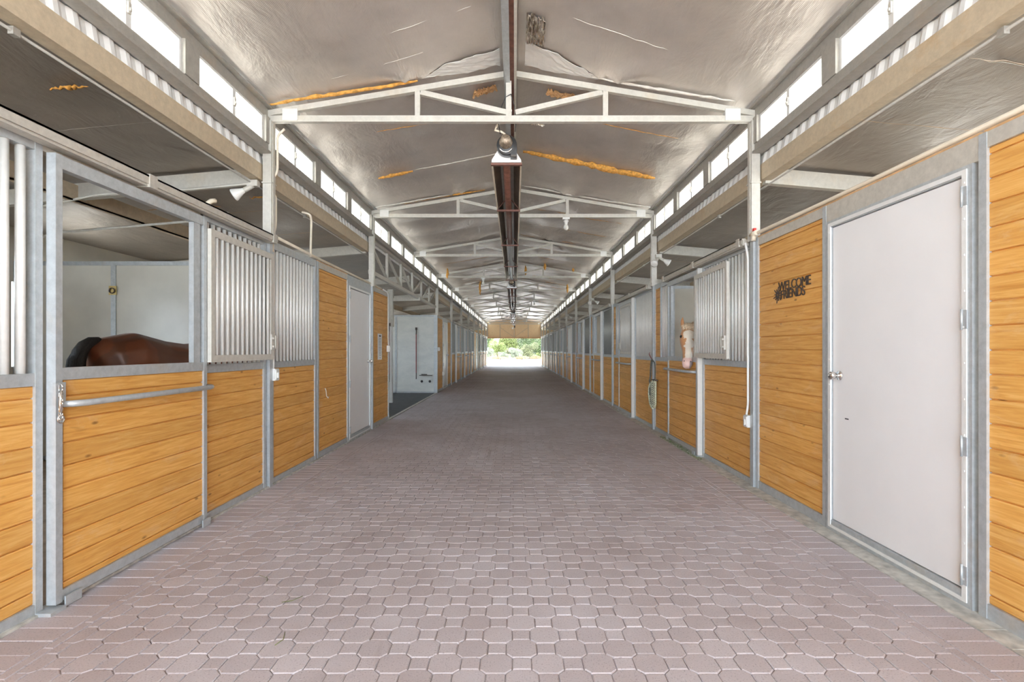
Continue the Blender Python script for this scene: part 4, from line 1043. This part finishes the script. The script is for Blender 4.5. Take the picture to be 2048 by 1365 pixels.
_old = loft
SGN = 1
def horse2():
    global loft
    def loft2(mb, secs, n=14):
        if secs is hs: loft_frame(mb, secs, sd_)
        elif isinstance(secs, tuple): pass
        else: _old(mb, secs, n)
    loft = loft2
    ears = []
    for s in (-1, 1):
        b = poll + sd_*(s*.078) + Vector((0, 0, .005))
        ears.append([(b+Vector((0, 0, -.02)), .032, .026), (b+sd_*(s*.010)+Vector((0, 0, .035)), .042, .028), (b+sd_*(s*.014)+Vector((0, 0, .085)), .036, .022), (b+sd_*(s*.006)+Vector((0, 0, .135)), .009, .008)])
    def pinto(c, nrm):
        r = c-poll; t = r.dot(dn)/.60; u = r.dot(sd_); f = nrm.dot(fwd)
        ch = (.50, .24, .10); wh = (.74, .66, .55)
        nz = noise.noise(c*9)*.02
        if t > -.3 and (c-poll).length < .75 and c.y > 1.2:
            if t > .80: return (.72, .48, .42) if (u*1 > -.03 or t < .86) else (.25, .2, .2)
            if t < .02: return ch if c.z > poll.z+.03 else (.66, .50, .33)
            if t < .115+.05*abs(u)/.08+nz: return ch
            wdt = (.085 if t < .34 else .058 if t < .55 else .046)+nz*1.6
            if u*SGN > 0 and t < .5: wdt -= .015
            if abs(u+.005) < wdt and f > .05: return wh
            return ch
        if noise.noise(c*2.2) > .12: return wh
        return ch
    o = horse_body(neck2, hs, ears, hp, pinto, .011)
    loft = _old
    return o
horse2()
for s in (-1, 1):
    ec = poll + dn*.60*.27 + sd_*(s*.097) + fwd*.036
    MB().sphere(ec, .020, 12, 8).build('eye', 'eye', hp)
    nc = poll + dn*.60*.88 + sd_*(s*.040) + fwd*.052
    MB().sphere(nc, .0095, 10, 6, (.8, .6, 1.7)).build('nostril', 'eye', hp)
    be = poll + sd_*(s*.092) + fwd*.020 + Vector((0, 0, .060))
    MB().sphere(be, .012, 10, 8, (1, .8, 3.0)).build('inner_ear', 'bark', hp)
fo = MB(); rt = random.Random(8)
for i in range(150):
    a = rt.uniform(-.05, .05); st = poll + sd_*a*.6 + Vector((0, 0, .05)) - fwd*.01; L2 = rt.uniform(.08, .15)
    fo.tube([st, st+fwd*.055+sd_*a*.3-Vector((0, 0, .01)), st+fwd*(.088)+sd_*(a*.9)+dn*L2*.55, st+fwd*.095+sd_*(a*1.2)+dn*L2], [.0035, .004, .0035, .001], 4)
fo.build('forelock', 'hair_pale', hp)
mn = MB()
for i in range(60):
    t = i/60; b = Vector((-.02, .62, 1.53)).lerp(Vector((-.42, 1.38, 1.74)), t); d = rt.uniform(.12, .22)
    mn.tube([b, b+Vector((.09, .02, -.04)), b+Vector((.12, .02, -d))], [.012, .012, .003], 5)
mn.build('mane', 'hair_pale', hp)
tl = MB(); loft(tl, [((0, -.76, 1.42), .03, .03), ((0, -.84, 1.38), .05, .045), ((0, -.90, 1.1), .07, .06), ((0, -.88, .5), .05, .04)]); tl.build('tail', 'hair_pale', hp)

# ------------------------------------------------------------------ beyond the far end
def bush(x, y, w2, h2, mat, label, n, leaf, seed, z0=-.03, upright=False, name='bush', cat='bush'):
    rr = random.Random(seed); t = thing(name, label, cat, (x, y, z0), 'bushes beyond the far opening'); mb = MB()
    blobs = [(rr.uniform(-.55, .55)*w2, rr.uniform(-.5, .5)*w2*.6, rr.uniform(.3, .8)*h2, rr.uniform(.28, .5)) for _ in range(9)]
    for i in range(int(n*2.1)):
        bx, by, bz, br = rr.choice(blobs); d = Vector((rr.gauss(0, 1), rr.gauss(0, 1), rr.gauss(0, 1))).normalized()*rr.uniform(.6, 1.05)
        p = Vector((bx+d.x*br*w2, by+d.y*br*w2, bz+d.z*br*h2*.62))
        if p.z < .02: p.z = rr.uniform(.02, .3)*h2
        a = Vector((rr.gauss(0, 1), rr.gauss(0, 1), rr.gauss(0, 1) + (2.5 if upright else 0))).normalized(); b = a.cross(Vector((rr.gauss(0, 1), rr.gauss(0, 1), rr.gauss(0, 1)))).normalized()
        L2 = leaf*.62*rr.uniform(.5, 1.3); mb.add([p-a*L2, p+b*L2*.4, p+a*L2, p-b*L2*.4], [(0, 1, 2, 3)])
    mb.build('foliage', mat, t)
    st = MB()
    for i in range(5): st.tube([(rr.uniform(-.1, .1)*w2, 0, 0), (rr.uniform(-.5, .5)*w2, rr.uniform(-.3, .3), h2*.6)], [.05, .02], 6)
    st.build('stems', 'bark', t)
bush(.3, 75.0, 1.35, 1.75, 'leaf_b', 'silvery sage bush in the middle of the far opening', 3800, .09, 1, upright=True)
bush(-1.5, 74.6, .8, 1.0, 'leaf_b', 'small silvery bush left of the big sage bush', 1500, .08, 2, upright=True)
bush(-3.6, 75.5, .9, 1.7, 'leaf_b', 'pale bush at the left edge of the far opening', 1500, .09, 3, upright=True)
bush(-2.5, 77, 1.5, 2.9, 'leaf_c', 'bright yellow green bush left in the far opening', 3200, .12, 4)
bush(-4.8, 81, 2.0, 4.4, 'leaf_a', 'green tree at the left of the far opening', 3600, .15, 5)
bush(-.9, 83.5, 2.0, 4.0, 'leaf_c', 'green tree behind the sage bush', 3400, .15, 6)
bush(2.2, 77.5, 1.7, 2.7, 'leaf_e', 'olive coloured bush right of the sage bush', 3600, .12, 7)
bush(2.6, 83.5, 2.1, 4.6, 'leaf_a', 'green tree right of centre behind the olive bush', 3600, .15, 8)
bush(3.9, 79, 1.9, 4.2, 'leaf_a', 'green tree at the right edge of the far opening', 3400, .15, 9)
bush(3.8, 75.2, .7, 1.0, 'leaf_c', 'small yellow green bush at the right edge of the far opening', 1300, .09, 10)
bush(1.0, 73.3, 1.2, .45, 'leaf_d', 'dry grass clump at the foot of the sage bush', 1700, .10, 11, upright=True, name='grass_clump', cat='grass')
bush(3.1, 73.6, .9, .6, 'leaf_d', 'dry grass clump at the right of the far opening', 1400, .10, 12, upright=True, name='grass_clump', cat='grass')
bush(-2.2, 73.2, 1.5, .4, 'leaf_d', 'dry grass clump at the left of the far opening', 1500, .10, 13, upright=True, name='grass_clump', cat='grass')
bush(0.2, 90, 3.0, 5.6, 'leaf_b', 'grey green tree high behind the sage bush', 3600, .18, 14)
bush(5.6, 89, 2.6, 6.4, 'leaf_e', 'tall dark tree behind on the right', 3600, .2, 15)
bush(-5.5, 84, 3.0, 6.0, 'leaf_e', 'tall dark tree behind on the left', 3600, .2, 16)
mb = MB(); v = []; nx, nyy = 24, 10
for j in range(nyy+1):
    for i in range(nx+1):
        x = -60+120*i/nx; y = 78+80*j/nyy; v.append((x, y, -.05+max(0, (y-80))*.22+noise.noise(Vector((x*.08, y*.08, 0)))*1.5*(j > 0)))
mb.add(v, [(j*(nx+1)+i, j*(nx+1)+i+1, (j+1)*(nx+1)+i+1, (j+1)*(nx+1)+i) for j in range(nyy) for i in range(nx)], True)
struct(mb, 'hillside', 'leaf_e', 'scrubby hillside rising behind the bushes')
rk = MB().sphere((0, 0, .10), .17, 12, 8, (1.1, .8, .7)); rk.sphere((.12, 0, .26), .08, 10, 6, (1, 1, .8))
for i, vv_ in enumerate(rk.v):
    q = Vector(vv_); rk.v[i] = tuple(q*(1+.25*noise.noise(q*9)))
tag(rk.build('rock', 'rock', None, (2.30, 48.7, -.03)), 'small grey rock on the bright ground beyond the right end', 'rock')
